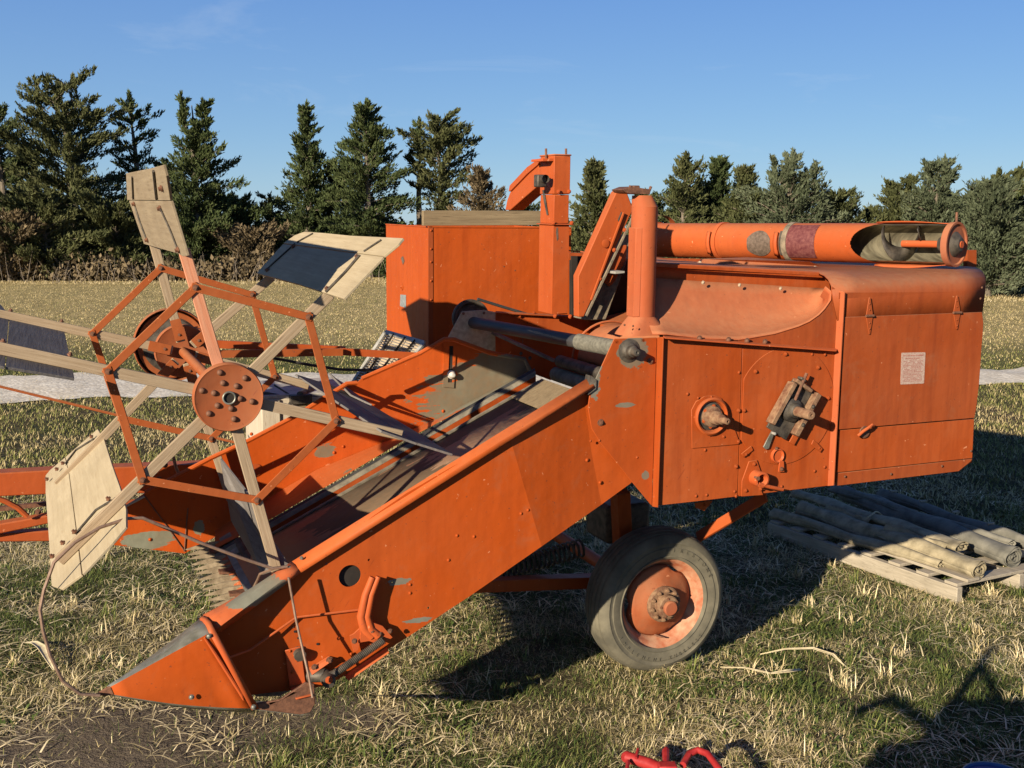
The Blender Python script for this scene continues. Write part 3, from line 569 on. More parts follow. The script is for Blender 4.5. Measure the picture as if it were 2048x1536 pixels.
q = M(1325, 560, 4.09); MB().prism([q, q+X1*1.0, q+X1*1.0-Z1*.35, q-Z1*.35], (0, .01, 0)).build('scoop_inner_sheet', m_black, comb)
MB().prism([M(1140, 520, 5.7), M(1330, 520, 5.7), M(1330, 640, 5.7), M(1140, 630, 5.7)], (0, .01, 0)).build('cavity_shade_sheet', m_black, comb)  # deeper black sheet, painted shade for the same cavity
# strut and small bracket under the body
MB().bar(M(1532, 992, 4.15), M(1395, 1075, 4.5), .012, .055, Vector((.35, 0, 1))).build('support_strut', m_bright, comb)
bk_ = plate('hanger_bracket', [(1390, 1006), (1425, 1001), (1424, 1005), (1409, 1022), (1392, 1016)], 3.95, .006, m_side); bolt(1410, 1010, 3.945, .006, bk_, m_side)
MB().bar(M(935, 1170, 4.75), M(1290, 1158, 4.9), .08, .06, Z1).build('frame_beam', m_panel, comb, bevel=.004)
MB().bar(M(1240, 980, 4.6), M(1248, 1150, 4.7), .09, .07, X1).build('frame_upright', m_panel, comb, bevel=.004)
MB().box(M(1235, 1035, 4.9), .25, .25, .2).build('gearbox', m_steel, comb, bevel=.02)
spr = []; a = M(985, 1145, 4.85); b = M(1165, 1095, 4.9)
for k in range(18*12+1): t = k/216; an = 2*PI*k/12; spr.append(a.lerp(b, t)+Vector((0, math.cos(an), math.sin(an)))*.045)
MB().tube(spr, .007, 6).build('lift_spring', m_steel, comb)
# ---- wheels -----------------------------------------------------------------------
def wheel(c, out, name):
    s = -1 if out else 1
    w = MB().lathe(c, [(.232, .0*s), (.236, .004), (.228, .012), (.212, .016), (.200, .03), (.190, .05), (.178, .062), (.172, .085), (.176, .10), (.185, .12), (.2, .14), (.232, .16)], 64)
    w = w.build('wheel', m_rim, comb, smooth=40)
    pr = [(.222, -.006), (.232, -.016), (.236, -.018), (.240, -.013), (.262, -.020), (.280, -.0215), (.284, -.018), (.298, -.019), (.302, -.022), (.318, -.016), (.334, -.003), (.341, .006), (.341, .010), (.338, .011), (.338, .015), (.344, .017), (.350, .030), (.350, .033), (.345, .034), (.345, .038), (.352, .041), (.354, .060), (.354, .063), (.349, .064), (.349, .069), (.355, .072),
          (.355, .088), (.349, .091), (.349, .096), (.354, .098), (.354, .118), (.345, .123), (.350, .128), (.343, .15), (.33, .165), (.28, .178), (.235, .17), (.222, .16)]
    MB().lathe(c, pr, 96).build('tyre', m_tyre, w, smooth=40)
    # dished disc with three long slots between disc and rim
    dv = MB(); rings = []
    for r, h in [(.05, .0), (.085, .002), (.10, .018), (.14, .030), (.165, .040), (.178, .056)]:
        ring = []
        for k in range(72):
            a = 2*PI*k/72; cut = max(0, math.cos(3*(a-1.05)))**6 if r > .16 else 0
            rr_ = r-(.022*cut if r > .17 else .008*cut); ring.append(Vector(c)+Vector((rr_*math.cos(a), h, rr_*math.sin(a))))
        rings.append(ring)
    dv.loft(rings, True); dsk = dv.build('wheel_disc', m_wdisc, w, smooth=45, solid=.005)
    hb = MB().lathe(c, [(.088, .006), (.088, -.012), (.080, -.018), (.056, -.018), (.055, -.055), (.050, -.060), (.034, -.062)], 40).build('hub', m_dustyr, w, smooth=30)
    MB().lathe(c, [(.034, -.055), (.036, -.075), (.030, -.080), (0, -.080)], 30).build('hub_cap', m_rustp, hb, smooth=30)
    for k in range(10):
        a = 2*PI*k/10+.2; o = bolt(1326, 1207, 4.3, .0105, hb, m_dustyr, 'wheel_bolt', h=.012); o.location = Vector(c)+Vector((math.cos(a)*.072, -.018, math.sin(a)*.072))
    for k in range(5):
        a = 2*PI*k/5+.5; o = bolt(1326, 1207, 4.3, .006, hb, m_rust, 'cap_bolt'); o.location = Vector(c)+Vector((math.cos(a)*.045, -.060, math.sin(a)*.045))
    MB().tube([Vector(c)+Vector((-.02, .065, -.172)), Vector(c)+Vector((.0, .02, -.175)), Vector(c)+Vector((.02, .005, -.178))], [.005, .005, .003], 8).build('valve_stem', m_rust, w)
    return w
wc = Mv(WC)
w1 = wheel(wc, True, 'near')
def arc_text(txt, c, r, a_mid, span, size, mat, parent, flip=False, y=-.0235):
    n = len(txt)
    for i, ch in enumerate(txt):
        if ch == ' ': continue
        a = a_mid+span*(.5-(i+.5)/n)*(1 if not flip else -1)
        rad = Vector((math.cos(a), 0, math.sin(a))); tan = Vector((math.sin(a), 0, -math.cos(a)))
        if flip: rad2 = -rad; tan = -tan
        else: rad2 = rad
        o = text_mesh('tyre_letter', ch, size, mat, parent, Vector(c)+rad*r+Vector((0, y, 0)) - tan*size*.3 - rad2*size*.35, tan, rad2, extrude=.0006)
ty = [o for o in w1.children if o.name.startswith('tyre')][0]
arc_text('FIRESTONE', wc, .272, 1.0, 1.25, .026, m_tyre, ty)
arc_text('IMPLEMENT', wc, .272, 4.15, 1.1, .024, m_tyre, ty, True)
arc_text('TUBELESS', wc, .272, 5.2, .8, .022, m_tyre, ty, True)
w2 = wheel(wc+Y1*1.75, False, 'far')
MB().tube([wc+Y1*.05, wc+Y1*1.8], .035, 16).build('axle', m_panel, comb)
# ---- grain tank ---------------------------------------------------------------------
tk = MB(); t0 = M(860, 455, 5.8); t1 = M(1142, 452, 5.8); bz = M(860, 745, 5.8).z
tb0 = Vector((t0.x, t0.y, bz)); tb1 = Vector((t1.x, t1.y, bz)); D_ = Y1*.84
t1.z = t0.z
tk.add([t0, t1, tb1, tb0, t0+D_, t1+D_, tb1+D_, tb0+D_], [[0, 1, 2, 3], [5, 4, 7, 6], [4, 0, 3, 7], [1, 5, 6, 2], [3, 2, 6, 7]])
tank = tk.build('grain_tank', m_tank, comb, solid=.004, smooth=0)
MB().prism([M(857, 455, 5.795), M(866, 455, 5.795), M(866, 690, 5.795), M(857, 690, 5.795)], (0, .004, 0)).build('corner_strip', m_dull, tank)
for y in (461, 498, 524, 562, 600): bolt(862, y, 5.793, .006, tank, m_tank, hexa=False)
for x, y in ((1008, 533), (1030, 541)): MB().lathe(M(x, y, 5.797), [(.004, 0), (0, -.001)], 6).build('paint_scrape', m_rust, tank)
MB().prism([t0+Vector((-.01, -.006, 0)), t1+Vector((0, -.006, 0)), t1+Vector((0, .012, 0)), t0+Vector((-.01, .012, 0))], (0, 0, .006)).build('tank_rim', m_tank, tank)
MB().prism([t0+Vector((-.006, -.006, 0)), t0+Vector((.012, -.006, 0)), t0+D_+Vector((.012, 0, 0)), t0+D_+Vector((-.006, 0, 0))], (0, 0, .006)).build('tank_rim', m_tank, tank)
def Xf(px, py): return Mv(PXc(px, py, (P(860, 455, 5.8))[0]-.003))
MB().prism([Xf(801, 589), Xf(812, 590), Xf(812, 616), Xf(800, 612)], (-.001, 0, 0)).build('foil_tape', m_tape, tank)
MB().prism([Xf(802, 516), Xf(806, 512), Xf(809, 522), Xf(806, 530)], (-.001, 0, 0)).build('bare_spot', m_patch, tank)
o = MB().lathe((0, 0, 0), [(.02, 0), (.02, -.002), (.008, -.003), (.006, -.012), (0, -.013)], 16).build('tank_stud', m_tank, tank); o.location = Xf(804, 574); o.rotation_euler = (0, 0, -PI/2)
barobj('sideboard', M(845, 436, 5.82), M(1085, 436, 5.82), .032, .082, Z1, m_board, tank)
# ---- grain elevator (upright) ---------------------------------------------------------
e0 = M(1109, 311, 4.89); e1 = M(1141.5, 313, 4.89); eb = M(1109, 629, 4.89).z; e1.z = e0.z
def col(x0, x1, za, zb, y0, dpt, name, mat, par, **k):
    return MB().prism([Vector((x0, y0, za)), Vector((x1, y0, za)), Vector((x1, y0, zb)), Vector((x0, y0, zb))], (0, dpt, 0)).build(name, mat, par, bevel=.004, **k)
zj = M(1109, 450, 4.89).z; zh = M(1109, 389, 4.89).z
ev = col(e0.x, e1.x, eb, zj, e0.y, .165, 'grain_elevator', m_bright, comb)
col(e0.x+.003, e1.x-.003, zj+.006, zh, e0.y+.003, .16, 'elevator_section', m_bright, ev)
col(e0.x, e1.x, zh+.002, e0.z, e0.y, .165, 'elevator_head', m_bright, ev)
col(e0.x-.012, e1.x+.018, zj, zj+.006, e0.y-.014, .19, 'joint_flange', m_rail, ev)
col(e0.x-.004, e1.x+.004, e0.z, e0.z+.008, e0.y-.004, .175, 'elevator_cap', m_scoop, ev)
for x, y in ((1107, 446), (1143, 446), (1117, 383), (1138, 383), (1110, 632), (1140, 633)): bolt(x, y, 4.88, .009, ev, m_rail)
for x in (1092, 1132): MB().tube([M(x, 318, 4.96), M(x, 297, 4.96)], .006, 8).build('tension_bolt', m_rust, ev)
MB().tube([M(1092, 322, 5), M(1091, 352, 5)], .005, 8).build('tension_screw', m_rust, ev)
b = MB(); b.box(M(1085, 362, 4.93)+Vector((-.012, 0, 0)), .05, .05, .06); b.lathe(M(1083, 358, 4.93), [(.02, -.05), (.02, 0)], 12); b.build('take_up_bearing', m_steel, ev, bevel=.006)
EX = e0.x+BASE[0]; XP = lambda x, y, d=0: Mv(PXc(x, y, EX))+X1*d; chw = e1.x-e0.x
cu_ = MB().prism([XP(x, y, .004) for x, y in [(1098, 314), (1077, 323), (1046, 351), (1021, 379), (1013, 400), (1009, 420), (1019, 420), (1048, 394), (1075, 371), (1098, 371)]], (chw-.008, 0, 0)).build('discharge_chute', m_bright, ev, bevel=.003)
MB().prism([XP(x, y, -.006) for x, y in [(1080, 317), (1056, 334), (1021, 371), (1019, 383), (1024, 381), (1058, 346), (1080, 327)]], (chw+.012, 0, 0)).build('chute_cover', m_bright, cu_, bevel=.002)
MB().prism([M(1086, 317, 4.9), M(1112, 317, 4.9), M(1112, 322, 4.9), M(1086, 322, 4.9)], (0, .14, 0)).build('head_bracket', m_rail, ev)
gr = MB(); gr.prism([XP(x, y, -.002) for x, y in [(1085, 380), (1089, 380), (1097, 430), (1094, 430), (1088, 402)]], (.001, 0, 0)); gr.build('grease_stain', m_steel, ev)
MB().prism(ml([(1113, 455), (1116, 455), (1117, 478), (1114, 482), (1112, 465)], 4.889), (0, .001, 0)).build('grease_stain', m_patch, ev)
# ---- slanting elevator -------------------------------------------------------------------
sl = plate('slant_elevator', [(1156.5, 552), (1232, 385), (1239, 378), (1250, 376), (1256, 389), (1267, 418), (1203, 558), (1168, 634), (1157, 634)], 4.26, .05, m_bright, comb, bevel=.004)
MB().bar(M(1247, 425, 4.25), M(1182, 600, 4.25), .006, .012, Y1).build('elevator_rib', m_bright, sl)
plate('elevator_chain_guard', [(1236, 440), (1243, 424), (1249, 426), (1240, 446)], 4.253, .006, m_steel, sl)
MB().bar(M(1270, 425, 4.245), M(1172, 632, 4.245), .008, .010, Y1).build('elevator_seam', m_grime, sl)
plate('return_elevator', [(1206, 560), (1250, 470), (1262, 470), (1262, 500), (1212, 640), (1170, 640)], 4.3, .12, m_grime, comb, bevel=.004)
plate('return_cover', [(1208, 560), (1236, 505), (1240, 490), (1254, 490), (1252, 520), (1228, 565), (1219, 573)], 4.285, .02, m_bright, comb, bevel=.003)
plate('return_step', [(1230, 543), (1250, 542), (1250, 546), (1230, 548)], 4.2, .1, m_galv, comb)
MB().lathe(M(1211, 487, 4.256), [(.018, 0), (.018, -.003), (.012, -.005), (0, -.005)], 20).build('elevator_plug', m_bright, sl)
for x, y in ((1267, 420), (1249, 460), (1228, 500), (1200, 558)): bolt(x, y, 4.25, .008, sl, m_rail)
# ---- down pipe -----------------------------------------------------------------------------
pc = M(1281, 400, 3.96); pb = M(1283, 632, 3.96); rr_ = 26.5/ppm(1281, 500, 3.96)
pcz = Vector((pb.x, pb.y, pb.z)); n = 32
def pring(z, rx, ry, cx=0, sq=0, cy=0):
    ring = []
    for k in range(n):
        a = 2*PI*k/n; c_, s_ = math.cos(a), math.sin(a)
        if sq: c_ = math.copysign(abs(c_)**(1-sq), c_); s_ = math.copysign(abs(s_)**(1-sq), s_)
        ring.append(Vector((pb.x+cx+rx*c_, pb.y+cy+ry*s_, z)))
    return ring
zt = M(1281, 414, 3.96).z
pp = MB().loft([pring(pb.z, rr_, rr_), pring(zt, rr_, rr_)], True)
pp = pp.build('down_pipe', m_scoop, comb, smooth=50)
MB().prism([pb+Vector((-rr_*1.03, -.03, 0)), pb+Vector((-rr_*1.03, .03, 0)), pb+Vector((-rr_*.6, .03, 0)), pb+Vector((-rr_*.6, -rr_*.82, 0))], (0, 0, (M(1253, 455, 3.96).z-pb.z))).build('pipe_back_duct', m_scoop, pp, bevel=.003)
zf = M(1283, 673, 3.88).z
MB().loft([pring(zf, rr_*2.0, rr_*1.35, .004, .5), pring(zf+.012, rr_*1.86, rr_*1.25, .003, .5), pring(pb.z, rr_*1.02, rr_*1.02)], True).build('pipe_foot', m_scoop, pp, smooth=30)
zc = M(1281, 391, 3.96).z
MB().loft([pring(zt, rr_*1.01, rr_*1.01), pring(zc, rr_*.62, rr_*.72, -rr_*.26, .5)], True, True).build('pipe_cap', m_scoop, pp, smooth=30)
bc = plate('cap_bracket', [(1246, 379), (1262, 373), (1302, 379), (1300, 389), (1262, 387), (1252, 385)], 3.92, .10, m_rust, pp, bevel=.002)
MB().tube([M(1296, 388, 3.95), M(1302, 373, 3.95)], .006, 8).build('bracket_bolt', m_rust, bc); MB().tube([M(1258, 386, 3.95), M(1261, 371, 3.95)], .006, 8).build('bracket_bolt', m_rust, bc)
MB().box(M(1270, 376, 3.95), .03, .03, .02).build('bracket_nut', m_rust, bc, bevel=.004)
for x, y in ((1249, 650), (1266, 652)): bolt(x, y, 3.87, .004, pp, m_rust, hexa=False)
# ---- unloading auger ------------------------------------------------------------------------
aL = M(1305, 480, 5.72); aR = M(1921, 489, 3.93); aR.z = aL.z+(aR.z-aL.z); ad = (aR-aL).normalized(); AR = .0985
AL_ = (aR-aL).length; au = (Z1-ad*Z1.dot(ad)).normalized(); av = ad.cross(au)     # av points to the camera side or away
if av.y > 0: av = -av
def ap(t, ang, r=AR): return aL+ad*t+(au*math.cos(ang)+av*math.sin(ang))*r       # ang 0 = up, +90 = camera side
def tpx(px):                                                                       # axial position seen at pixel column px
    lo, hi = 0, AL_
    for _ in range(40):
        mid = (lo+hi)/2; p = aL+ad*mid+Vector(BASE); q_ = np.array(p)@np.array([eX, eY, eZ]); x = 1024+F*q_[0]/q_[2]
        if x < px: lo = mid
        else: hi = mid
    return (lo+hi)/2
tA = tpx(1722); tB = tpx(1900)
b = MB(); ts = list(np.linspace(0, tA-.02, 3))+list(np.linspace(tA-.01, tB, 110)); N = 240; idx = {}
for i, t in enumerate(ts):
    for k in range(N): idx[i, k] = len(b.v); b.v.append(tuple(ap(t, 2*PI*k/N-PI)))
for i in range(len(ts)-1):
    for k in range(N):
        t = (ts[i]+ts[i+1])/2; an = 2*PI*(k+.5)/N-PI
        if t > tA:
            half = math.radians(78)*min(1, ((t-tA)/.14))**.5
            if abs(an-math.radians(88)) < half: continue
        b.f.append([idx[i, k], idx[i, (k+1) % N], idx[i+1, (k+1) % N], idx[i+1, k]]); b.m.append(0)
aug = b.build('unloading_auger', m_bright, comb, smooth=60); 
ins = MB(); 
for i in range(1): pass
rings = [[ap(t, a, AR-.004) for a in np.linspace(math.radians(150), math.radians(380), 40)] for t in np.linspace(tA-.15, tB, 20)]
MB().loft(rings).build('auger_liner', m_inner, aug, smooth=60)
# sprung lips around the cut
MB().loft([[ap(t, math.radians(12+8*s_), AR+.002+.014*s_*math.sin(PI*min(1, (t-tA)/(tB-tA)))) for s_ in (0, .5, 1)] for t in np.linspace(tA+.10, tB+.01, 12)]).build('upper_lip', m_rail, aug, solid=.003)
MB().loft([[ap(t, math.radians(168-8*s_), AR+.002+.022*s_*math.sin(PI*min(1, (t-tA)/(tB-tA)))) for s_ in (0, .5, 1)] for t in np.linspace(tA+.10, tB+.01, 12)]).build('lower_lip', m_rail, aug, solid=.003)
def band(name, t0_, t1_, r, mat, a0=-PI, a1=PI, m=64):
    return MB().loft([[ap(t, a, rr__) for a in np.linspace(a0, a1, m)] for t, rr__ in ((t0_, AR-.001), (t0_, r), (t1_, r), (t1_, AR-.001))]).build(name, mat, aug, smooth=30)
band('tube_band', 0, .05, AR+.006, m_rail)
band('tube_band', tpx(1446)-.005, tpx(1446)+.02, AR+.006, m_rail); band('tube_band', tpx(1584), tpx(1584)+.03, AR+.006, m_grime)
for px in (1437, 1571): 
    t = tpx(px); MB().loft([[ap(t+s_, a, AR+.012) for a in np.linspace(math.radians(62), math.radians(128), 8)] for s_ in (0, .022)]).build('tube_clamp', m_rail, aug, solid=.012)
    MB().loft([[ap(t+s_, a, AR+.003) for a in np.linspace(math.radians(55), math.radians(132), 8)] for s_ in (.024, .040)]).build('clamp_gap', m_steel, aug)
ta, tb_ = tpx(1516), tpx(1562); rws = []
for s_ in np.linspace(0, 1, 14):
    w_ = math.sin(PI*(.08+.84*s_))**.6; c_ = math.radians(100); rws.append([ap(ta+(tb_-ta)*s_, c_+math.radians(46)*w_*(u), AR+.003) for u in np.linspace(-1, .8, 16)])
MB().loft(rws).build('bare_patch', m_patch, aug, smooth=60)
rws = [[ap(t, a, AR+.003) for a in np.linspace(math.radians(28), math.radians(140), 24)] for t in np.linspace(tpx(1592), tpx(1650), 8)]
MB().loft(rws).build('faded_decal', m_purple, aug, smooth=60)
shf = MB().tube([aL+ad*(tB-.24), aL+ad*(tB+.06)], .017, 12).build('auger_shaft', m_rail, aug)
sp_ = []
for k in range(60):
    t = tB-.34+.20*k/59; a = 2*PI*k/59*1.1; sp_.append([ap(t, a, .016), ap(t, a, AR-.012)])
MB().loft(sp_).build('auger_flight', m_steel, aug, solid=.004, smooth=60)
en = MB(); tE = tB+.035; en.loft([[ap(t, a, r_) for a in np.linspace(-PI, PI, 48)] for t, r_ in ((tE-.03, AR-.006), (tE-.03, AR+.005), (tE, AR+.006), (tE, AR-.004), (tE-.008, .09), (tE-.008, .001))])
en = en.build('end_plate', m_rustp, aug, smooth=30)
eb_ = MB(); eb_.loft([[ap(t, a, r_) for a in np.linspace(-PI, PI, 24)] for t, r_ in ((tE-.085, .0), (tE-.085, .030), (tE-.06, .046), (tE-.02, .048), (tE-.008, .06), (tE+.02, .03), (tE+.022, 0.001))]); eb_.build('end_bearing', m_steel, en)
for k in range(6):
    p = ap(tE-.024, k*PI/3+.3, .085); MB().box(p, .014, .014, .014).build('end_bolt', m_rust, en, bevel=.003)
MB().bar(ap(tE-.02, -.3, .095), ap(tE-.02, 2.84, .095), .05, .010, ad).build('bearing_strap', m_rustp, en)
MB().tube([ap(tE-.01, 0, AR), ap(tE-.01, 0, AR+.05)], .006, 8).build('lift_eye', m_rust, en)
MB().prism([M(1935, 500, 4.35), M(1953, 500, 4.35), M(1953, 540, 4.35), M(1935, 540, 4.35)], (0, .03, 0)).build('auger_rest', m_dull, comb); q = M(1944, 541, 4.365); MB().bar(q, q-X1*.45, .03, .03, Z1).build('auger_rest_arm', m_dull, comb)
MB().prism([M(1408, 518, 4.6), M(1500, 515, 4.5), M(1620, 523, 4.3), M(1640, 532, 4.3), M(1395, 527, 4.6)], (0, .02, 0)).build('auger_saddle', m_dull, comb)
MB().prism([M(1300, 516, 4.9), M(1420, 518, 4.9), M(1420, 530, 4.9), M(1300, 528, 4.9)], (0, .02, 0)).build('auger_saddle', m_dull, comb)
MB().lathe(M(1318, 470, 5.9), [(.12, -.03), (.12, .03)], 30).build('auger_elbow', m_dull, comb)
# ---- reel --------------------------------------------------------------------------------------
Yn, Yf = 3.92, 5.106
hn, hf = M(454.5, 792, Yn), M(367.5, 705, Yf)
reel = MB().tube([hf-(hn-hf)*.06, hn], .0205, 20)
reel = reel.build('reel', m_reelp, comb)
_d = (hn-hf).normalized(); MB().tube([hn+_d*.03, hn+_d*.046], [.021, .021], 24, False).build('shaft_end_ring', m_bare, reel, solid=.006); MB().tube([hn+_d*.030, hn+_d*.0405], .0175, 20).build('shaft_bore', m_black, reel)
dn_ = (hn-hf).normalized()
near = [(390, 574.5), (615, 633), (670.5, 840.5), (512.6, 998), (284.7, 958), (215.4, 741.6)]
far = [(321, 536), (503, 588.8), (548.5, 752.8), (422, 875.7), (243, 836), (184.5, 667)]
NV = [M(x, y, Yn) for x, y in near]; FV = [M(x, y, Yf) for x, y in far]
def hubdisc(c, face, name):
    R_ = .122; m = MB(); up = dn_.orthogonal().normalized(); s2 = dn_.cross(up); rings = []
    for r, h in ((.018, .0), (R_-.012, .0), (R_-.004, .004), (R_, -.006), (R_, -.03), (R_-.006, -.03), (R_-.006, -.008), (.018, -.008)):
        rings.append([c+(up*math.cos(2*PI*k/56)+s2*math.sin(2*PI*k/56))*r+dn_*(h+face) for k in range(56)])
    return m.loft(rings, True).build(name, m_disc, reel, smooth=40)
hd = hubdisc(hn, .035, 'reel_hub'); hd2 = hubdisc(hf, -.045, 'reel_hub')
def hubbolt(c, px, py, Y, par, r=.0105):
    m = MB(); m.lathe((0, 0, 0), [(r*1.05, 0), (r, -r*.35), (r*.7, -r*.75), (0, -r*.95)], 16); o = m.build('hub_bolt', m_rust, par, smooth=60); o.location = M(px, py, Y)+dn_*.0
for x, y in [(440, 745), (490, 756), (404, 781), (446, 766), (473, 772), (428, 786), (480, 797), (504, 803), (435, 811), (462, 817), (418, 827), (468, 838)]: hubbolt(hn, x, y, Yn-.036, hd)
outn = [1.34, 1.29, 1.66, 1.72, 1.95, 2.0]; outf = [1.30, 1.31, 1.40, 1.75, 2.0, 2.0]
for k in range(6):
    for (c, V, ex, Yv) in ((hn, NV[k], outn[k], 0), (hf, FV[k], outf[k], 1)):
        d = (V-c).normalized(); L = (V-c).length
        barobj('spoke', c+d*(.10 if Yv == 0 else .05), c+d*L*ex, .016, .040, d.cross(Y1), m_spoker if (k == 0 and Yv == 0) else m_spoke, reel, bevel=.0025)
        o = bolt(0, 0, 1, .009, reel, m_rust, 'spoke_bolt'); o.location = V-Y1*.018
        if Yv: o = bolt(0, 0, 1, .009, reel, m_rust, 'spoke_bolt'); o.location = c+d*.085-Y1*.015; MB().bar(c+d*.06-Y1*.014, c+d*.155-Y1*.014, .008, .045, d.cross(Y1)).build('spoke_clip', m_reelp, reel)
for V, nm in ((NV, 0), (FV, 1)):
    for k in range(6):
        a, b_ = V[k], V[(k+1) % 6]; o_ = -Y1*(.012 if k % 2 else .015)
        barobj('reel_brace', a+o_-(b_-a).normalized()*.015, b_+o_+(b_-a).normalized()*.015, .005, .029, (b_-a).cross(Y1), m_reelp, reel)
CAMP = Vector(-BASE)
def rayplane(px, py, p0, nn):
    r = ray(px, py); d = Vector((r@eX, r@eY, r@eZ)); t = (p0-CAMP).dot(nn)/d.dot(nn); return CAMP+d*t
def bat(pieces, mat, k=None, side=1, th=.009):
    o0 = None
    for pc_ in pieces:
        if k is None:
            V = [M(*p) for p in pc_]; nn = (V[1]-V[0]).cross(V[2]-V[0]).normalized(); nn = nn if nn.dot(CAMP-V[0]) > 0 else -nn
        else:
            a = (NV[k]-hn).normalized(); b_ = ((hf-hn)+(FV[k]-NV[k])).normalized(); nn = a.cross(b_).normalized(); nn = nn if nn.dot(CAMP-NV[k]) > 0 else -nn
            p0 = NV[k]+nn*side*(.021 if side < 0 else .030); V = [rayplane(p[0], p[1], p0, nn) for p in pc_]
        o = MB().prism(V, -nn*th).build('reel_bat' if o0 is None else 'bat_board', mat, reel if o0 is None else o0, smooth=0, bevel=.0015)
        o0 = o0 or o
    return o0
bt0 = bat([[(288, 488), (258, 401.5), (341, 402.5), (374, 512), (366, 513), (355, 507)], [(254, 400), (252, 347), (300, 337), (326, 330), (332, 352), (340, 401)]], m_bat0, 0)
bt1 = bat([[(513, 546), (566, 488), (766, 514), (687, 597), (600, 569)], [(567, 486), (590, 470), (609, 463), (650, 466), (700, 471), (806, 476), (796, 488), (767, 512)]], m_bat, 1)
bt2 = bat([[(591, 748, 5.253), (645, 765, 5.253), (835, 886, 3.851), (763, 861, 3.851)], [(646, 765, 5.253), (692, 779, 5.253), (906, 908, 3.851), (836, 886, 3.851)], [(655, 747, 5.194), (694, 779, 5.145), (742, 812, 4.802), (700, 792, 4.9)]], m_batg)
bt3 = bat([[(440, 918, 4.85), (507, 1004, 3.95), (552, 1140, 3.94), (524, 1150, 4.02), (462, 1042, 4.8)], [(535, 1062, 3.949), (580, 1131, 3.92), (564, 1140, 3.92), (548, 1120, 3.93)]], m_batg)
bt4 = bat([[(195, 858), (208, 879), (224, 930), (240, 975), (252, 1018), (252, 1053), (225, 1085), (165, 1148), (139, 950), (131, 914)], [(130, 915), (138, 950), (163, 1149), (123, 1178), (103, 1171), (98, 1085), (91, 985), (91, 951), (100, 940)]], m_bat, 4, -1)
bt5 = bat([[(128, 659), (149, 756), (12, 733), (20, 630)], [(18, 630), (10, 733), (-90, 715), (-70, 600), (0, 607)]], m_batg, 5, -1)
def onbat(k, side, px, py):
    a = (NV[k]-hn).normalized(); b_ = ((hf-hn)+(FV[k]-NV[k])).normalized(); nn = a.cross(b_).normalized(); nn = nn if nn.dot(CAMP-NV[k]) > 0 else -nn
    return rayplane(px, py, NV[k]+nn*side*(.021 if side < 0 else .030)+nn*.004, nn), nn
def strap(k, side, par, pts, r=.0035):
    MB().tube([onbat(k, side, x, y)[0] for x, y in pts], r, 6).build('bat_strap', m_steel, par)
def batbolt(k, side, par, x, y, r=.007, up=0):
    p, nn = onbat(k, side, x, y); p = p+nn*up
    m = MB(); m.tube([p-nn*.006, p+nn*.010], r, 6); m.tube([p-nn*.002, p+nn*.003], r*1.6, 12); m.build('bat_bolt', m_rust, par, smooth=30)
strap(0, 1, bt0, [(264, 354), (266, 398)]); strap(0, 1, bt0, [(307, 342), (313, 398)], .005); strap(0, 1, bt0, [(268, 408), (280, 445), (294, 482)]); strap(0, 1, bt0, [(320, 416), (340, 460), (357, 504)])
strap(1, 1, bt1, [(530, 541), (560, 514), (590, 487)], .004); strap(1, 1, bt1, [(594, 484), (625, 467)]); strap(1, 1, bt1, [(652, 584), (690, 545), (718, 512)], .006); strap(1, 1, bt1, [(728, 502), (762, 480)])
for x, y in [(268, 408), (294, 480), (320, 417), (356, 500), (323, 377)]: batbolt(0, 1, bt0, x, y)
for x, y in [(587, 493), (715, 514), (655, 578), (535, 540)]: batbolt(1, 1, bt1, x, y)
for x, y in [(98, 962), (118, 942), (130, 930), (187, 877), (222, 1002), (154, 1068), (131, 1090), (110, 1117)]: batbolt(4, -1, bt4, x, y, .006, .012)
strap(4, -1, bt4, [(131, 927), (152, 900), (187, 878)], .005); strap(4, -1, bt4, [(151, 1068), (192, 1020), (224, 1001)], .005)
for x, y in [(20, 627), (122, 648), (4, 690), (138, 716)]: batbolt(5, -1, bt5, x, y, .006, .012)
# reel drive pulley and arms, far side
pc_ = M(344, 690, 5.70); pm = MB()
pl = pm.lathe(pc_, [(.176, .0), (.182, -.02), (.186, .02), (.182, .055), (.170, .05), (.165, .0), (.12, .01), (.118, .018)], 48).build('reel_pulley', m_reelp, comb, smooth=40)
MB().lathe(pc_, [(.14, .005), (.13, -.006), (.06, -.012), (.04, -.02), (.0, -.02)], 40).build('pulley_face', m_steel, pl, smooth=40)
MB().tube([M(460, 690, 5.55), M(600, 693, 5.55), M(700, 704, 5.55), M(815, 712, 5.52)], .010, 4).build('belt_guard_rail', m_reelp, comb)
MB().bar(M(430, 688, 5.5), M(690, 700, 5.5), .02, .038, Z1).build('reel_arm', m_bright, comb); MB().bar(M(436, 708, 5.42), M(685, 704, 5.42), .02, .036, Z1).build('reel_arm', m_reelp, comb); MB().bar(M(680, 703, 5.45), M(835, 712, 5.45), .015, .036, Z1).build('reel_arm', m_bright, comb)
MB().tube([M(545, 716, 5.6), M(620, 730, 5.6), M(680, 739, 5.6), M(760, 741, 5.6)], .008, 6).build('drive_belt', m_rubber, comb)
MB().tube([M(-60, 752, 5.6), M(0, 773, 5.6), M(250, 834, 5.6), M(480, 887, 5.5)], .007, 6).build('control_rod', m_reelp, comb)
b = MB(); b.box(M(382, 664, 5.3), .09, .05, .03); b.tube([M(340, 664, 5.3), M(396, 655, 5.3)], .007, 8); b.tube([M(336, 690, 5.5), M(336, 660, 5.4)], .012, 8); b.build('pulley_bracket', m_reelp, comb, bevel=.003)
MB().tube([M(346, 912, 5.5), M(352, 935, 5.5), M(358, 950, 5.5)], .008, 8).build('hitch_pin', m_rod, comb)
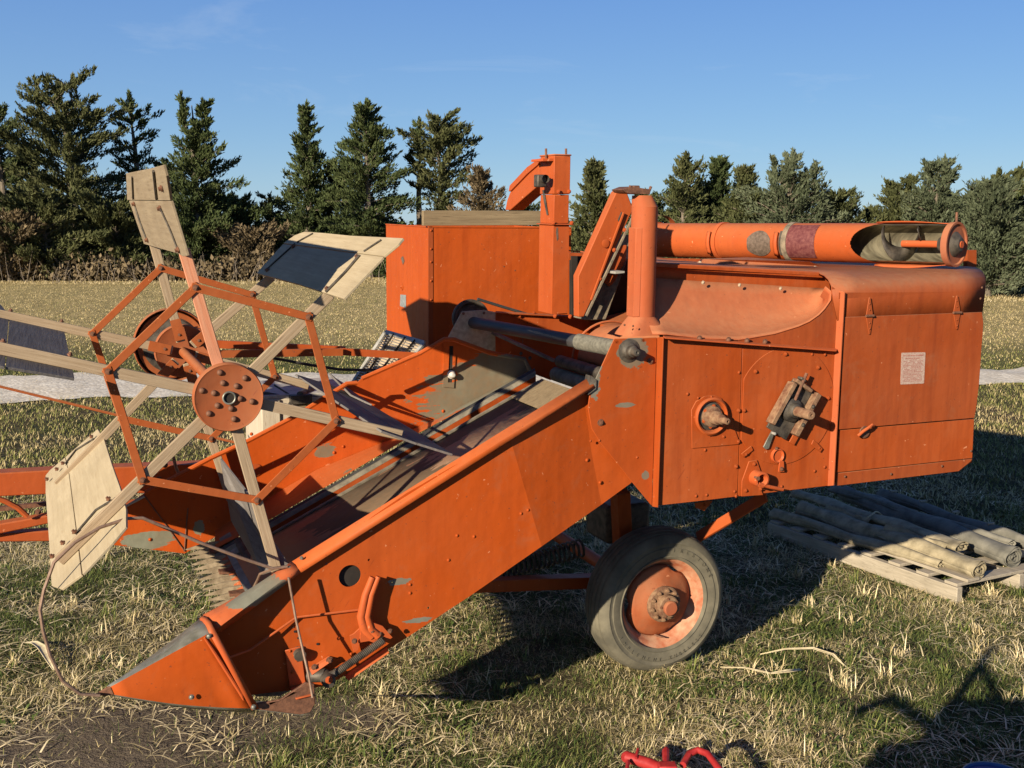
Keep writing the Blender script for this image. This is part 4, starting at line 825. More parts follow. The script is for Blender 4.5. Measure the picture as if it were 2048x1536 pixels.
# ---- hitch ------------------------------------------------------------------------------------------
def vprism(pts, Y, d, name, mat, par=comb): return MB().prism(ml(pts, Y), (0, d, 0)).build(name, mat, par, bevel=.006)
tg = vprism([(-260, 965), (-160, 952), (6, 946), (95, 941), (228, 935), (450, 926), (450, 990), (230, 986), (90, 989), (0, 993), (-260, 1008)], 5.72, .10, 'hitch_beam', m_bright)
vprism([(-260, 1090), (0, 1048), (95, 1031), (300, 1000), (300, 1020), (95, 1048), (0, 1068), (-260, 1112)], 5.62, .07, 'hitch_brace', m_bright)
vprism([(-260, 1102), (0, 1068), (95, 1062), (330, 1058), (330, 1082), (95, 1083), (0, 1084), (-260, 1118)], 5.66, .07, 'hitch_brace', m_bright)
MB().tube([M(-20, 993, 5.6), M(10, 1002, 5.6), M(35, 1015, 5.6), M(55, 1033, 5.6)], .014, 8).build('hitch_curved_arm', m_bright, comb)
MB().bar(M(-60, 1024, 5.75), M(120, 1004, 5.75), .03, .02, Z1).build('hitch_strap', m_rust, comb)
for x, y in ((76, 1024), (330, 930), (318, 958)): bolt(x, y, 5.6, .012, tg, m_rust)
# ---- wooden box on the hitch side ---------------------------------------------------------------------
k0 = M(523, 800, 6.0); bw, bd, bh = .52, .55, .42
kb = MB().box(k0+Vector((bw/2, bd/2, -bh/2)), bw, bd, bh).build('wooden_box', m_crate, comb, bevel=.004)
for i in range(4):
    MB().box(k0+Vector((bw/2, bd*(i+.5)/4, .012)), bw+.04, bd/4-.012, .02).build('box_board', m_cratetop, kb, bevel=.002)
MB().box(k0+Vector((bw*.42, -.008, -bh/2)), .05, .012, bh*.98).build('box_batten', m_board, kb)
MB().box(k0+Vector((.10, -.006, -bh/2)), .006, .006, bh*.98).build('board_gap', m_black, kb)
b = MB(); b.tube([M(548, 770, 6.1), M(590, 796, 6.0)], .006, 6); b.tube([M(520, 785, 6.05), M(612, 802, 6.0)], .012, 6); b.box(M(600, 797, 6.0), .12, .08, .05); b.tube([M(585, 800, 6.0), M(575, 815, 5.95)], .01, 8); b.tube([M(600, 790, 5.98), M(622, 780, 6.1)], .022, 10)
b.build('box_clamp', m_steel, kb, bevel=.005)
MB().tube([k0+Vector((.1, .2, -bh)), k0+Vector((.1, .2, -bh-.25))], .03, 8).build('box_post', m_panel, kb)
# ---- sieve leaning by the tank ---------------------------------------------------------------------------
sv = [M(771, 664, 5.95), M(848, 686, 5.60), M(745, 815, 5.50), M(690, 790, 5.85)]
u = (sv[1]-sv[0]); v_ = (sv[3]-sv[0]); nn = u.cross(v_).normalized()
if nn.y > 0: nn = -nn
sieve = MB(); 
for a, b_ in ((0, 1), (0, 3), (1, 2)): sieve.bar(sv[a], sv[b_], .024, .012, nn)
sieve.bar(sv[3], sv[2], .024, .012, nn); sieve = sieve.build('slatted_sieve', m_galv, comb)
sl_ = MB()
for i in range(26):
    t = (i+.7)/26.5; a = sv[0]+v_*t; b_ = sv[1]+(sv[2]-sv[1])*t; sl_.bar(a, b_, .002, .010, (nn+v_.normalized()*1.1))
sl_.build('sieve_slats', m_sieve, sieve, smooth=0)
for t in (.25, .55, .8): MB().bar(sv[0].lerp(sv[1], t)+nn*.008, sv[3].lerp(sv[2], t)+nn*.008, .004, .012, nn).build('sieve_rib', m_steel, sieve)
MB().prism([sv[0]-nn*.012, sv[1]-nn*.012, sv[2]-nn*.012, sv[3]-nn*.012], -nn*.003).build('sieve_back', m_dusty, sieve)
# =================================================================== THE GROUND
R2 = RM @ BASE
def on_ground(px, py): return G(px, py)
# shared vegetation colour: straw / green split driven by world position
m_soil, nt, b = newmat('trampled_soil_and_thatch')
v = mapping(nt, (1, 1, 1)); n1 = noise(nt, v, .55, 6, .6); n2 = noise(nt, v, 9, 6, .7); n3 = noise(nt, v, 60, 4, .7); n4 = noise(nt, mapping(nt, (1, .35, 1)), 2.2, 5, .65)
near_c = mix(nt, ramp(nt, n2, [(.35, 0.0), (.65, 1.0)]), (.040, .031, .020), (.15, .115, .068))
near_c = mix(nt, ramp(nt, n1, [(.45, 0.0), (.6, .6)]), near_c, (.055, .065, .022))
near_c = mix(nt, ramp(nt, n3, [(.55, 0.0), (.7, .5)]), near_c, (.24, .19, .11))
far_c = mix(nt, ramp(nt, n4, [(.38, 0.0), (.62, 1.0)]), (.31, .245, .105), (.48, .37, .175))
far_c = mix(nt, ramp(nt, n2, [(.3, .5), (.6, 0.0)]), far_c, (.17, .15, .06))
tc = nd(nt, 'ShaderNodeTexCoord'); sx = nd(nt, 'ShaderNodeSeparateXYZ'); ln(nt, tc.outputs['Object'], sx.inputs[0])
yy = math_(nt, 'MULTIPLY_ADD', n1, 2.0, sx.outputs[1])
fm = ramp(nt, math_(nt, 'DIVIDE', yy, 60.0), [(.26, 0.0), (.38, 1.0)])
green = ramp(nt, math_(nt, 'DIVIDE', yy, 60.0), [(.26, 0.0), (.29, .8), (.33, .5), (.40, 0.0)])
c = mix(nt, fm, near_c, far_c); c = mix(nt, green, c, (.085, .10, .032))
bankc = ramp(nt, math_(nt, 'DIVIDE', yy, 60.0), [(.70, 0.0), (.80, .8)]); c = mix(nt, bankc, c, (.36, .27, .11))
dirt = emask(nt, tuple(G(250, 1495)), (.75, .55, 5), n2, .7); c = mix(nt, dirt, c, mix(nt, n3, (.10, .078, .055), (.19, .15, .108)))
dirt2 = emask(nt, tuple(G(640, 1440)), (.5, .28, 5), n2, .7); c = mix(nt, dirt2, c, mix(nt, n3, (.10, .078, .055), (.19, .15, .108)))
ln(nt, c, b.inputs['Base Color']); b.inputs['Roughness'].default_value = 1; b.inputs['Specular IOR Level'].default_value = .05
bump(nt, b, math_(nt, 'MULTIPLY_ADD', n3, .35, n2), 1.0, .05)
def hgt(x, y):                                 # gentle unevenness, none under the machine
    return .02*np.sin(x*1.9+1)*np.sin(y*1.3)+.012*np.sin(x*4.3)*np.sin(y*3.7+.6)
gx = np.concatenate([np.linspace(-400, -14, 14), np.linspace(-12, 12, 150), np.linspace(14, 400, 14)]); gy = np.concatenate([np.linspace(-300, -4, 8), np.linspace(-3, 16, 120), np.linspace(17, 60, 40), np.linspace(70, 900, 14)])
b_ = MB()
for y in gy:
    for x in gx: b_.v.append((x, y, float(hgt(x, y)) if abs(x) < 13 and -3 < y < 17 else 0.0))
nx = len(gx)
for j in range(len(gy)-1):
    for i in range(nx-1): b_.f.append([j*nx+i, j*nx+i+1, (j+1)*nx+i+1, (j+1)*nx+i]); b_.m.append(0)
gme = bpy.data.meshes.new('ground'); gme.from_pydata(b_.v, [], b_.f); gme.materials.append(m_soil); gme.polygons.foreach_set('use_smooth', [True]*len(gme.polygons))
ground = bpy.data.objects.new('ground', gme); COL.objects.link(ground); tag(ground, kind='structure')
# gravel lane: an irregular strip
la = G(0, 803), G(0, 752); ra = G(2048, 772), G(2048, 738)
def lane_y(x, far): 
    A_, B_ = (la[1], ra[1]) if far else (la[0], ra[0]); t = (x-A_.x)/(B_.x-A_.x); return A_.y+(B_.y-A_.y)*t
m_grav, nt, b = newmat('pale_gravel'); v = mapping(nt, (1, 1, 1)); vo = nd(nt, 'ShaderNodeTexVoronoi'); vo.inputs['Scale'].default_value = 26; ln(nt, v, vo.inputs['Vector']); n = noise(nt, v, 3, 5, .6)
vc = nd(nt, 'ShaderNodeSeparateColor'); ln(nt, vo.outputs['Color'], vc.inputs[0])
c = mix(nt, vc.outputs[0], (.50, .43, .32), (.86, .78, .63)); c = mix(nt, ramp(nt, n, [(.42, 0.0), (.65, .6)]), c, (.52, .43, .30)); c = mix(nt, ramp(nt, vo.outputs['Distance'], [(.4, 0.0), (.7, .5)]), c, (.40, .36, .30))
ln(nt, c, b.inputs['Base Color']); b.inputs['Roughness'].default_value = .95; bump(nt, b, math_(nt, 'SUBTRACT', 1.0, vo.outputs['Distance']), .3, .012)
xs_ = np.linspace(-60, 60, 900); b_ = MB(); NJ = 7
for i, x in enumerate(xs_):
    e0_ = lane_y(x, False)+.10*math.sin(x*2.1)+.07*math.sin(x*7.3+1)+random.uniform(-.06, .06); e1_ = lane_y(x, True)+.14*math.sin(x*1.3+2)+.09*math.sin(x*5.7)+random.uniform(-.07, .07)
    for j in range(NJ): t = j/(NJ-1); y = e0_+(e1_-e0_)*t; b_.v.append((x, y, (float(hgt(x, y)) if abs(x) < 13 and y < 17 else 0)*1.0+.016+.02*math.sin(PI*t)))
for i in range(len(xs_)-1):
    for j in range(NJ-1): b_.f.append([i*NJ+j, (i+1)*NJ+j, (i+1)*NJ+j+1, i*NJ+j+1]); b_.m.append(0)
me = bpy.data.meshes.new('gravel_lane'); me.from_pydata(b_.v, [], b_.f); me.materials.append(m_grav); lane = bpy.data.objects.new('gravel_lane', me); COL.objects.link(lane); tag(lane, kind='structure')
# ------------------------------------------------------------------ grass blades
def vnoise(x, y, s, seed=0):
    r = np.random.default_rng(seed); tab = r.random((64, 64)); X = x*s; Y_ = y*s; i = np.floor(X).astype(int); j = np.floor(Y_).astype(int); fx_ = X-i; fy = Y_-j; fx_ = fx_*fx_*(3-2*fx_); fy = fy*fy*(3-2*fy)
    g_ = lambda a, b: tab[a % 64, b % 64]
    return (g_(i, j)*(1-fx_)+g_(i+1, j)*fx_)*(1-fy)+(g_(i, j+1)*(1-fx_)+g_(i+1, j+1)*fx_)*fy
d1 = G(250, 1495); d2 = G(640, 1440)
def dirtm(x, y):
    a = ((x-d1.x)/.75)**2+((y-d1.y)/.55)**2; c_ = ((x-d2.x)/.5)**2+((y-d2.y)/.28)**2; nz = vnoise(x, y, 4, 5)*.9
    return np.clip(1.6-np.minimum(a, c_)-nz, 0, 1)
def blades(name, x, y, L, wd, lean, tint, mat, z0=None):
    n_ = len(x); az = rng.random(n_)*2*PI; z0 = hgt(x, y)*((np.abs(x) < 13) & (y > -3) & (y < 17)) if z0 is None else z0
    lx = np.sin(lean)*np.cos(az); ly = np.sin(lean)*np.sin(az); lz = np.cos(lean); px_ = -np.sin(az); py_ = np.cos(az)
    b0 = np.stack([x, y, z0-.004], 1); d = np.stack([lx, ly, lz], 1)*L[:, None]; s = np.stack([px_, py_, 0*px_], 1)*wd[:, None]
    droop = np.stack([lx*.25, ly*.25, -np.sin(lean)*.22], 1)*L[:, None]
    mid = b0+d*.55; end = b0+d+droop; end[:, 2] = np.maximum(end[:, 2], z0+.004); mid[:, 2] = np.maximum(mid[:, 2], z0+.006)
    V = np.stack([b0-s, b0+s, mid+s*.75, mid-s*.75, end], 1).reshape(-1, 3); k = np.arange(n_)[:, None]*5
    me = bpy.data.meshes.new(name); me.vertices.add(len(V)); me.vertices.foreach_set('co', V.astype(np.float32).ravel())
    lv = np.concatenate([k+np.array([[0, 1, 2, 3]]), k+np.array([[3, 2, 4]])], 1).ravel().astype(np.int32)
    ls = (np.arange(n_)[:, None]*7+np.array([[0, 4]])).ravel().astype(np.int32)
    me.loops.add(len(lv)); me.loops.foreach_set('vertex_index', lv); me.polygons.add(2*n_); me.polygons.foreach_set('loop_start', ls)
    me.update(calc_edges=True); at = me.attributes.new('tint', 'FLOAT', 'POINT'); at.data.foreach_set('value', np.repeat(tint, 5).astype(np.float32))
    me.materials.append(mat); o = bpy.data.objects.new(name, me); COL.objects.link(o); return o
m_blade, nt, b = newmat('grass_blades'); at = nd(nt, 'ShaderNodeAttribute', attribute_name='tint')
c = ramp(nt, at.outputs['Fac'], [(0.0, (.03, .048, .012)), (.22, (.075, .11, .026)), (.42, (.19, .20, .055)), (.52, (.32, .26, .11)), (.72, (.52, .41, .21)), (1.0, (.84, .70, .43))])
ln(nt, c, b.inputs['Base Color']); b.inputs['Roughness'].default_value = .75; b.inputs['Specular IOR Level'].default_value = .15
def scatter(n_, y0, y1, dens_pow=1.0):
    y = y0+(y1-y0)*rng.random(n_)**dens_pow; x = (rng.random(n_)*2-1)*(y*.52+.35); return x, y
def make_grass(name, n_, y0, y1, L0, W0, kind, label, powr=1.0):
    x, y = scatter(n_, y0, y1, powr); ln_ = lane_y(x, False)+.05*np.sin(x*7); lf = lane_y(x, True)
    onlane = (y > ln_+.22*vnoise(x, y, 2.5, 31)) & (y < lf-.30*vnoise(x, y, 2.1, 32)); dm = dirtm(x, y); cl = vnoise(x, y, 6, 1)*.6+vnoise(x, y, 17, 2)*.4; gp = vnoise(x, y, 1.1, 3)*.55+vnoise(x, y, 3.7, 4)*.45
    keep = (rng.random(n_) > dm*.93) & ~(onlane & (rng.random(n_) > .012)) & (rng.random(n_) < .35+cl*1.1)
    x, y, cl, gp, dm = x[keep], y[keep], cl[keep], gp[keep], dm[keep]; m_ = len(x); r = rng.random(m_)
    if kind == 'near':
        gs = np.clip((.52-gp)*3.6+.44, .06, .90); isg = rng.random(m_) < gs
        tint = np.where(isg, .06+.36*r, .44+.56*r**1.5); L = L0*(.35+1.0*rng.random(m_))*(.55+cl*.9)*np.where(isg, 1, 1.05); lean = np.where(isg, .35+.8*rng.random(m_), np.where(rng.random(m_) < .22, .3+.5*rng.random(m_), .85+.65*rng.random(m_)))
    else:
        dist = y-lane_y(x, True); fn = lane_y(x, False)-y
        g_ = np.where(dist > 0, np.where(dist < 2.6, .75, np.where(dist < 5, .28, .05+.20*(gp > .60))), np.clip((.56-gp)*3+.45, .1, .85)); isg = rng.random(m_) < g_
        tint = np.where(isg, .38+.12*r, .57+.19*r); L = L0*(.5+.8*rng.random(m_)); lean = .3+.8*rng.random(m_)
        bank = y > np.where(x < 2, 44, 33); L = np.where(bank, L*2.2, L); tint = np.where(bank & (r > .25), .68+.25*r, tint)
    wd = W0*(.6+.8*rng.random(m_)); o = blades(name, x, y, L, wd, lean, tint, m_blade); tag(o, label, 'grass', kind='stuff'); return o
make_grass('grass', 300000, 3.3, 7.6, .048, .00125, 'near', 'short trampled green grass and straw around the machine')
make_grass('lawn', 130000, 7.5, 15.5, .060, .0035, 'far', 'mown grass on both sides of the gravel lane', 1.2)
make_grass('field_grass', 190000, 15.0, 52, .05, .0055, 'far', 'dry tan field grass stretching to the tree line', 1.35)
# loose straw lying flat
n_ = 20000; y = 3.4+6*rng.random(n_); x = (rng.random(n_)*2-1)*(y*.52+.3); kp = (y < lane_y(x, False)) & (vnoise(x, y, 2.3, 8)+.35*rng.random(n_) > .62); x, y = x[kp], y[kp]; m_ = len(x)
st = blades('loose_straw', x, y, .05+.10*rng.random(m_), .0016+.0026*rng.random(m_), 1.25+.3*rng.random(m_), .7+.3*rng.random(m_), m_blade, hgt(x, y)+.018*rng.random(m_)); tag(st, 'pale dry straw scattered over the grass', 'straw', kind='stuff')
n_ = 26000; y = 3.4+5*rng.random(n_); x = (rng.random(n_)*2-1)*(y*.52+.3); kp = (y < lane_y(x, False)) & (vnoise(x, y, 3.1, 12)*.7+vnoise(x, y, 11, 13)*.3 > .60) & (dirtm(x, y) < .5); x, y = x[kp], y[kp]; m_ = len(x)
st = blades('weeds', x, y, .022+.025*rng.random(m_), .0045+.004*rng.random(m_), .7+.6*rng.random(m_), .06+.26*rng.random(m_), m_blade, hgt(x, y)+.012*rng.random(m_)); tag(st, 'low broad-leaved green weeds in patches among the grass', 'weeds', kind='stuff')
# tufts of dry grass
tx, ty_, tl, tt = [], [], [], []
for k in range(240):
    y0 = 3.5+4.5*random.random(); x0 = random.uniform(-1, 1)*(y0*.5); g_ = random.random() < .45
    if dirtm(np.array([x0]), np.array([y0]))[0] > .5: continue
    for _ in range(random.randint(14, 34)): tx.append(x0+random.gauss(0, .022)); ty_.append(y0+random.gauss(0, .022)); tl.append(random.uniform(.05, .12)); tt.append(random.uniform(.2, .42) if g_ else random.uniform(.6, 1))
tx, ty_, tl, tt = map(np.array, (tx, ty_, tl, tt)); st = blades('grass_tufts', tx, ty_, tl, .0022+.0012*rng.random(len(tx)), .25+.9*rng.random(len(tx)), tt, m_blade); tag(st, 'longer tufts of grass and stubble in the foreground', 'grass tufts', kind='stuff')
# ------------------------------------------------------------------ litter on the ground
m_husk = simple('dry_husk', (.52, .42, .24), (.70, .60, .38), 30, .9, 0, .4)
def ribbon(name, pts, ws, label, cat, curl=.3):
    pts = [Vector(p) for p in pts]; b = MB(); rings = []
    for i, p in enumerate(pts):
        d = (pts[min(i+1, len(pts)-1)]-pts[max(i-1, 0)]).normalized(); s = d.cross(Z1).normalized(); w = ws[i]
        rings.append([p+s*w*math.cos(a)+Z1*w*curl*(1-math.sin(a)) for a in np.linspace(0, PI, 6)])
    o = b.loft(rings).build(name, m_husk, None, solid=.002, smooth=60); tag(o, label, cat); return o
def gz(px, py, z): p = G(px, py); p.z = z+float(hgt(np.array(p.x), np.array(p.y))); return p
ribbon('corn_husk', [gz(52, 1303, .03), gz(70, 1308, .045), gz(85, 1318, .05), gz(96, 1334, .04), (gz(108, 1352, .03))], [.008, .018, .022, .014, .004], 'pale torn corn husk leaf lying by the divider rod at left', 'corn husk')
ribbon('dry_leaf', [gz(1520, 1312, .02), gz(1570, 1308, .035), gz(1625, 1312, .045), gz(1665, 1324, .04), gz(1688, 1338, .02)], [.004, .008, .012, .010, .003], 'long curved pale husk strip on the grass right of the wheel', 'husk strip')
ribbon('corn_husk', [gz(1440, 1340, .02), gz(1490, 1345, .03), gz(1540, 1358, .03), gz(1575, 1358, .04), gz(1602, 1350, .03)], [.003, .006, .008, .016, .010], 'crumpled husk with a thin stalk below the long husk strip', 'corn husk')
# =================================================================== PALLET AND ROLLS
m_pal = wood('pallet_wood', (.26, .22, .16), (.42, .36, .27), (4, 60, 60), (.10, .08, .055))
pa = G(1907, 1203); pb_ = G(1600, 1092); pdir = (pb_-pa); pdir.z = 0; pL = 1.25; pdir.normalize(); pq = Vector((-pdir.y, pdir.x, 0))
if pq.x < 0: pq = -pq
pal = empty('pallet', pa+pdir*.62+pq*.55, math.atan2(pdir.y, pdir.x)); tag(pal, 'weathered grey wooden pallet on the grass behind the wheel', 'pallet')
PM = pal.matrix_basis.inverted() if False else None
def loc(o, par, p, ang=0): o.parent = par; o.location = p; o.rotation_euler = (0, 0, ang)
sgn = 1 if Matrix.Rotation(math.atan2(pdir.y, pdir.x), 3, 'Z').col[1].dot(pq) > 0 else -1
for i, yv in enumerate((-.55, -.02, .50)):
    o = MB().box((0, 0, 0), 1.62, .045, .095).build('stringer', m_pal, None, bevel=.004); loc(o, pal, (.15, sgn*yv, .048))
for i in range(8):
    o = MB().box((0, 0, 0), .09, 1.12, .018).build('deck_board', m_pal, None, bevel=.002); loc(o, pal, (-.60+i*.215+random.uniform(-.01, .01), 0, .105))
o = MB().box((0, 0, 0), 1.62, .1, .018).build('deck_board', m_pal, None, bevel=.002); loc(o, pal, (.15, -sgn*.44, .124))
m_roll = simple('khaki_canvas', (.17, .14, .085), (.36, .30, .19), 11, .95, 0, .3, detail=8)
m_roll2 = simple('dark_canvas', (.10, .095, .075), (.20, .185, .145), 9, .9, 0, .3, detail=8)
m_rope = simple('hemp_rope', (.35, .28, .16), (.5, .42, .27), 80, .9, 0, .4)
def roll(name, a, b, r, mat, label, turns=4.5, flat=1.0, extra=0):
    a = Vector(a); b = Vector(b); d = (b-a).normalized(); s = d.cross(Z1).normalized(); u_ = s.cross(d); ring = []; N_ = int(turns*26)
    o = empty(name, (a+b)/2-Z1*r*flat); tag(o, label, 'canvas roll', 'canvas rolls lying on the pallet')
    m = MB(); rings = []; L = (b-a).length; nseg = 30
    for j in range(nseg+1):
        t = j/nseg; c_ = a.lerp(b, t)+s*.010*math.sin(t*8+r*77)-u_*(r*.10*math.sin(t*13+r*31)+r*.06); rg = []
        for k in range(N_+1):
            f = k/N_; an = f*turns*2*PI; wob = 1+.11*math.sin(an*2+t*9+r*90)+.07*math.sin(an*3+t*17+r*50)+.05*math.sin(t*31+r*200); rad = r*(.16+.84*f)*wob
            rg.append(c_+s*math.cos(an)*rad+u_*math.sin(an)*rad*flat-o.location+d*(.012*math.sin(an+f*9) if j in (0, nseg) else 0))
        rings.append(rg)
    m.loft(rings).build('canvas', mat, o, smooth=60, solid=.003)
    if extra:
        for j in range(extra):
            t = (j+.5)/extra; c_ = a.lerp(b, t); MB().bar(c_-d*.012+u_*(r*flat+.004)-s*r*.6-o.location, c_-d*.012+u_*(r*flat+.004)+s*r*.6-o.location, .02, .01, u_).build('wooden_slat', m_pal, o)
    return o
zt_ = .118
def WZ(px, py, z): return G(px, py, z)
def rl(p0, p1, r, z=None, ext=1.0):
    zz = (z if z else zt_+r); A_ = WZ(*p1, zz); B_ = WZ(*p0, zz); return B_+(A_-B_)*(1-ext)*0, A_
R = {}
a, b_ = rl((1545, 1024), (1880, 1128), .036); roll('canvas_roll', a, b_, .040, m_roll, 'thin khaki canvas roll nearest the front edge of the pallet', 4, .85)
a, b_ = rl((1600, 1015), (1960, 1137), .060); roll('canvas_roll', a, b_, .064, m_roll, 'khaki canvas roll with a round spiral end second from the front', 6, .9)
a, b_ = rl((1590, 985), (1925, 1092), .05, .118+.105); rt = roll('canvas_roll', a, b_, .066, m_roll, 'flattened khaki canvas roll tied with rope on top of the others', 3.5, .48)
rc_ = a.lerp(b_, .52); dr = (b_-a).normalized(); sr = dr.cross(Z1).normalized(); ur = sr.cross(dr)
MB().tube([rc_+sr*math.cos(t)*.074+ur*math.sin(t)*.038-rt.location+dr*.02*math.sin(t*2) for t in np.linspace(0, 2*PI, 30)], .005, 8).build('rope_tie', m_rope, rt)
def flap(pts, name='loose_flap'):          # loose sheet of canvas lying over the rolls
    b = MB(); n1, n2 = 14, 8; A_, B_, C_, D_ = [Vector(p) for p in pts]; rows = []
    for i in range(n1+1):
        u = i/n1; rows.append([A_.lerp(B_, u).lerp(D_.lerp(C_, u), v/n2)+Vector((0, 0, .010*math.sin(u*9+v)+.012*math.sin(v*1.7+u*5)))-rt.location for v in range(n2+1)])
    b.loft(rows).build(name, m_roll, rt, solid=.003, smooth=60)
flap([WZ(1775, 1052, .245), WZ(1900, 1086, .235), WZ(1870, 1112, .16), WZ(1745, 1075, .17)])
flap([WZ(1655, 1012, .235), WZ(1745, 1036, .24), WZ(1720, 1056, .17), WZ(1635, 1032, .17)])
a, b_ = rl((1690, 985), (2030, 1112), .062); roll('canvas_roll', a, b_, .070, m_roll2, 'thick grey-brown canvas roll with a dark spiral end beside the front rolls', 7, .88)
a, b_ = rl((1665, 975), (2022, 1085), .036, .118+.10); roll('canvas_roll', a, b_, .036, m_roll2, 'thin grey canvas roll at the far back edge of the pallet', 3, .8)
a, b_ = rl((1760, 985), (2100, 1100), .045, .118+.05); roll('canvas_roll', a, b_, .045, m_roll2, 'dark canvas roll running off the right side behind the thick grey roll', 4, .9, extra=5)
# =================================================================== RED IMPLEMENT AND BLUE DRUM AT THE LOWER EDGE
m_red = simple('red_gloss_paint', (.26, .014, .014), (.40, .035, .03), 25, .5, 0, .1, lo=.4, hi=.8)
m_blue = simple('blue_drum_paint', (.012, .05, .17), (.03, .09, .25), 9, .4, 0, .15)
zr = .10
def RZ(px, py, z=zr): return G(px, py, z)
ri = empty('red_implement', (RZ(1340, 1560).x, RZ(1340, 1560).y, 0)); tag(ri, 'red painted iron implement with bent pipe handle at the bottom edge of the photo', 'implement')
L_ = lambda p: Vector(p)-ri.location
b = MB(); b.tube([L_(RZ(1254, 1514)), L_(RZ(1300, 1528)), L_(RZ(1345, 1548)), L_(RZ(1400, 1590))], .022, 16); b.build('frame_pipe', m_red, ri)
MB().tube([L_(RZ(1366, 1530, .12)), L_(RZ(1378, 1508, .13)), L_(RZ(1396, 1500, .14)), L_(RZ(1416, 1508, .14)), L_(RZ(1440, 1540, .13)), L_(RZ(1480, 1600, .10))], .0135, 14).build('bent_handle', m_red, ri)
MB().tube([L_(RZ(1332, 1530, .12)), L_(RZ(1332, 1502, .13))], [.012, .016], 10).build('pipe_plug', m_red, ri, bevel=.002)
MB().tube([L_(RZ(1332, 1503, .13)), L_(RZ(1332, 1497, .13))], .010, 4).build('plug_head', m_red, ri)
MB().box(L_(RZ(1335, 1535, .12)), .07, .05, .03).build('casting', m_red, ri, bevel=.006)
MB().tube([L_(RZ(1272, 1516, .12)), L_(RZ(1276, 1498, .13))], .006, 8).build('lock_pin', m_red, ri)
MB().tube([L_(RZ(1256, 1522, .11)), L_(RZ(1254, 1545, .10))], .008, 8).build('lock_pin', m_red, ri)
MB().lathe(L_(RZ(1254, 1514)), [(.0, -.003), (.023, -.003), (.023, .003)], 16).build('pipe_end', m_red, ri)
for dx_ in (-.12, .18): MB().tube([Vector((dx_, -.02, -.01)), Vector((dx_, -.03, .09))], .014, 10).build('leg', m_red, ri)
dp = RZ(1965, 1600, .32); dr_ = empty('blue_drum', (dp.x, dp.y, 0)); tag(dr_, 'blue metal drum with grey lid rim at the bottom right edge of the photo', 'drum')
# lid top edge reaches row 1521
DR = .10; zc_ = .34; ctr = RZ(1965, 1524, zc_)
dr_.location = (ctr.x, ctr.y-DR, 0)
MB().lathe((0, 0, 0), [(DR*.97, 0), (DR*.99, .02), (DR*.97, .1), (DR*.99, .12), (DR*.97, .2), (DR*.97, zc_-.01)], 48, 'Z').build('drum_body', m_blue, dr_)
MB().lathe((0, 0, 0), [(DR*.97, zc_-.014), (DR, zc_-.012), (DR, zc_), (DR*.95, zc_+.002), (DR*.93, zc_-.006), (DR*.3, zc_-.002), (0, zc_)], 48, 'Z').build('drum_lid', m_blue, dr_)
rb_ = MB(); rb_.tube([Vector((DR*math.cos(t), DR*math.sin(t), zc_)) for t in np.linspace(0, 2*PI, 40)], .003, 8); rb_.build('lid_rim', m_galv, dr_)
SW = Vector(SUN_W); ap_ = G(1985, 1292); tt_ = 1.78/-SW.z; top_ = ap_-SW*tt_
hs = empty('shadow_caster', (top_.x-.02, top_.y-.02, 0)); tag(hs, 'added unseen stand shaped to cast the shadow on the grass at lower right', 'shadow caster')  # unseen stand, added and shaped only for its cast shadow
tl_ = top_-hs.location; MB().tube([Vector((0, 0, 0)), Vector((.03, .0, .9)), tl_], [.05, .045, .02], 10).build('post', m_steel, hs)
MB().tube([Vector((.25, -.12, 1.25)), Vector((0, 0, 1.42)), Vector((-.22, .10, 1.50)), Vector((-.30, .14, 1.42))], .028, 8).build('arm', m_steel, hs)
MB().tube([Vector((.18, -.1, 1.55)), Vector((.0, 0, 1.70))], .022, 8).build('arm', m_steel, hs)
pb2 = G(1985, 1480)-SW*(1.42/-SW.z)-hs.location; MB().box(tuple(pb2), .42, .34, .24).build('caster_box', m_steel, hs, bevel=.04); MB().tube([Vector((0, 0, 1.40)), pb2], .03, 8).build('arm', m_steel, hs)  # unseen box and arm added to broaden the cast shadow
MB().box((.02, 0, 1.22), .26, .20, .26).build('caster_block', m_steel, hs, bevel=.03)  # unseen block added to thicken the shadow of the post
MB().box((0, 0, .02), .5, .5, .04).build('foot_plate', m_steel, hs, bevel=.01)
# =================================================================== TREES
m_bark = simple('cedar_bark', (.085, .065, .045), (.20, .165, .12), 6, .95, 0, .8, stretch=(6, 6, 1), bd=.03)
m_twig = simple('dead_branch_wood', (.20, .155, .11), (.36, .30, .23), 5, .95, 0, .3)
def leafmat(name, stops, sc_=.45):
    m, nt, b = newmat(name); v = mapping(nt, (1, 1, 1)); n = noise(nt, v, sc_, 5, .65); at = nd(nt, 'ShaderNodeAttribute', attribute_name='tint')
    x = math_(nt, 'ADD', math_(nt, 'MULTIPLY', n, .6), math_(nt, 'MULTIPLY', at.outputs['Fac'], .4))
    ln(nt, ramp(nt, x, stops), b.inputs['Base Color']); b.inputs['Roughness'].default_value = .8; b.inputs['Specular IOR Level'].default_value = .15
    return m
m_leafd = leafmat('dark_cedar_foliage', [(.25, (.022, .034, .012)), (.5, (.050, .066, .022)), (.75, (.080, .092, .034))])
m_leafo = leafmat('olive_cedar_foliage', [(.25, (.034, .040, .015)), (.5, (.070, .076, .028)), (.75, (.105, .105, .044))])
m_leafb = leafmat('blue_cedar_foliage', [(.25, (.034, .044, .022)), (.5, (.078, .092, .050)), (.75, (.118, .130, .076))])
m_leafr = leafmat('brown_dead_foliage', [(.25, (.055, .042, .022)), (.5, (.115, .085, .046)), (.75, (.20, .15, .085))])
def sprays(c, d, n_, size, seed_):
    pass
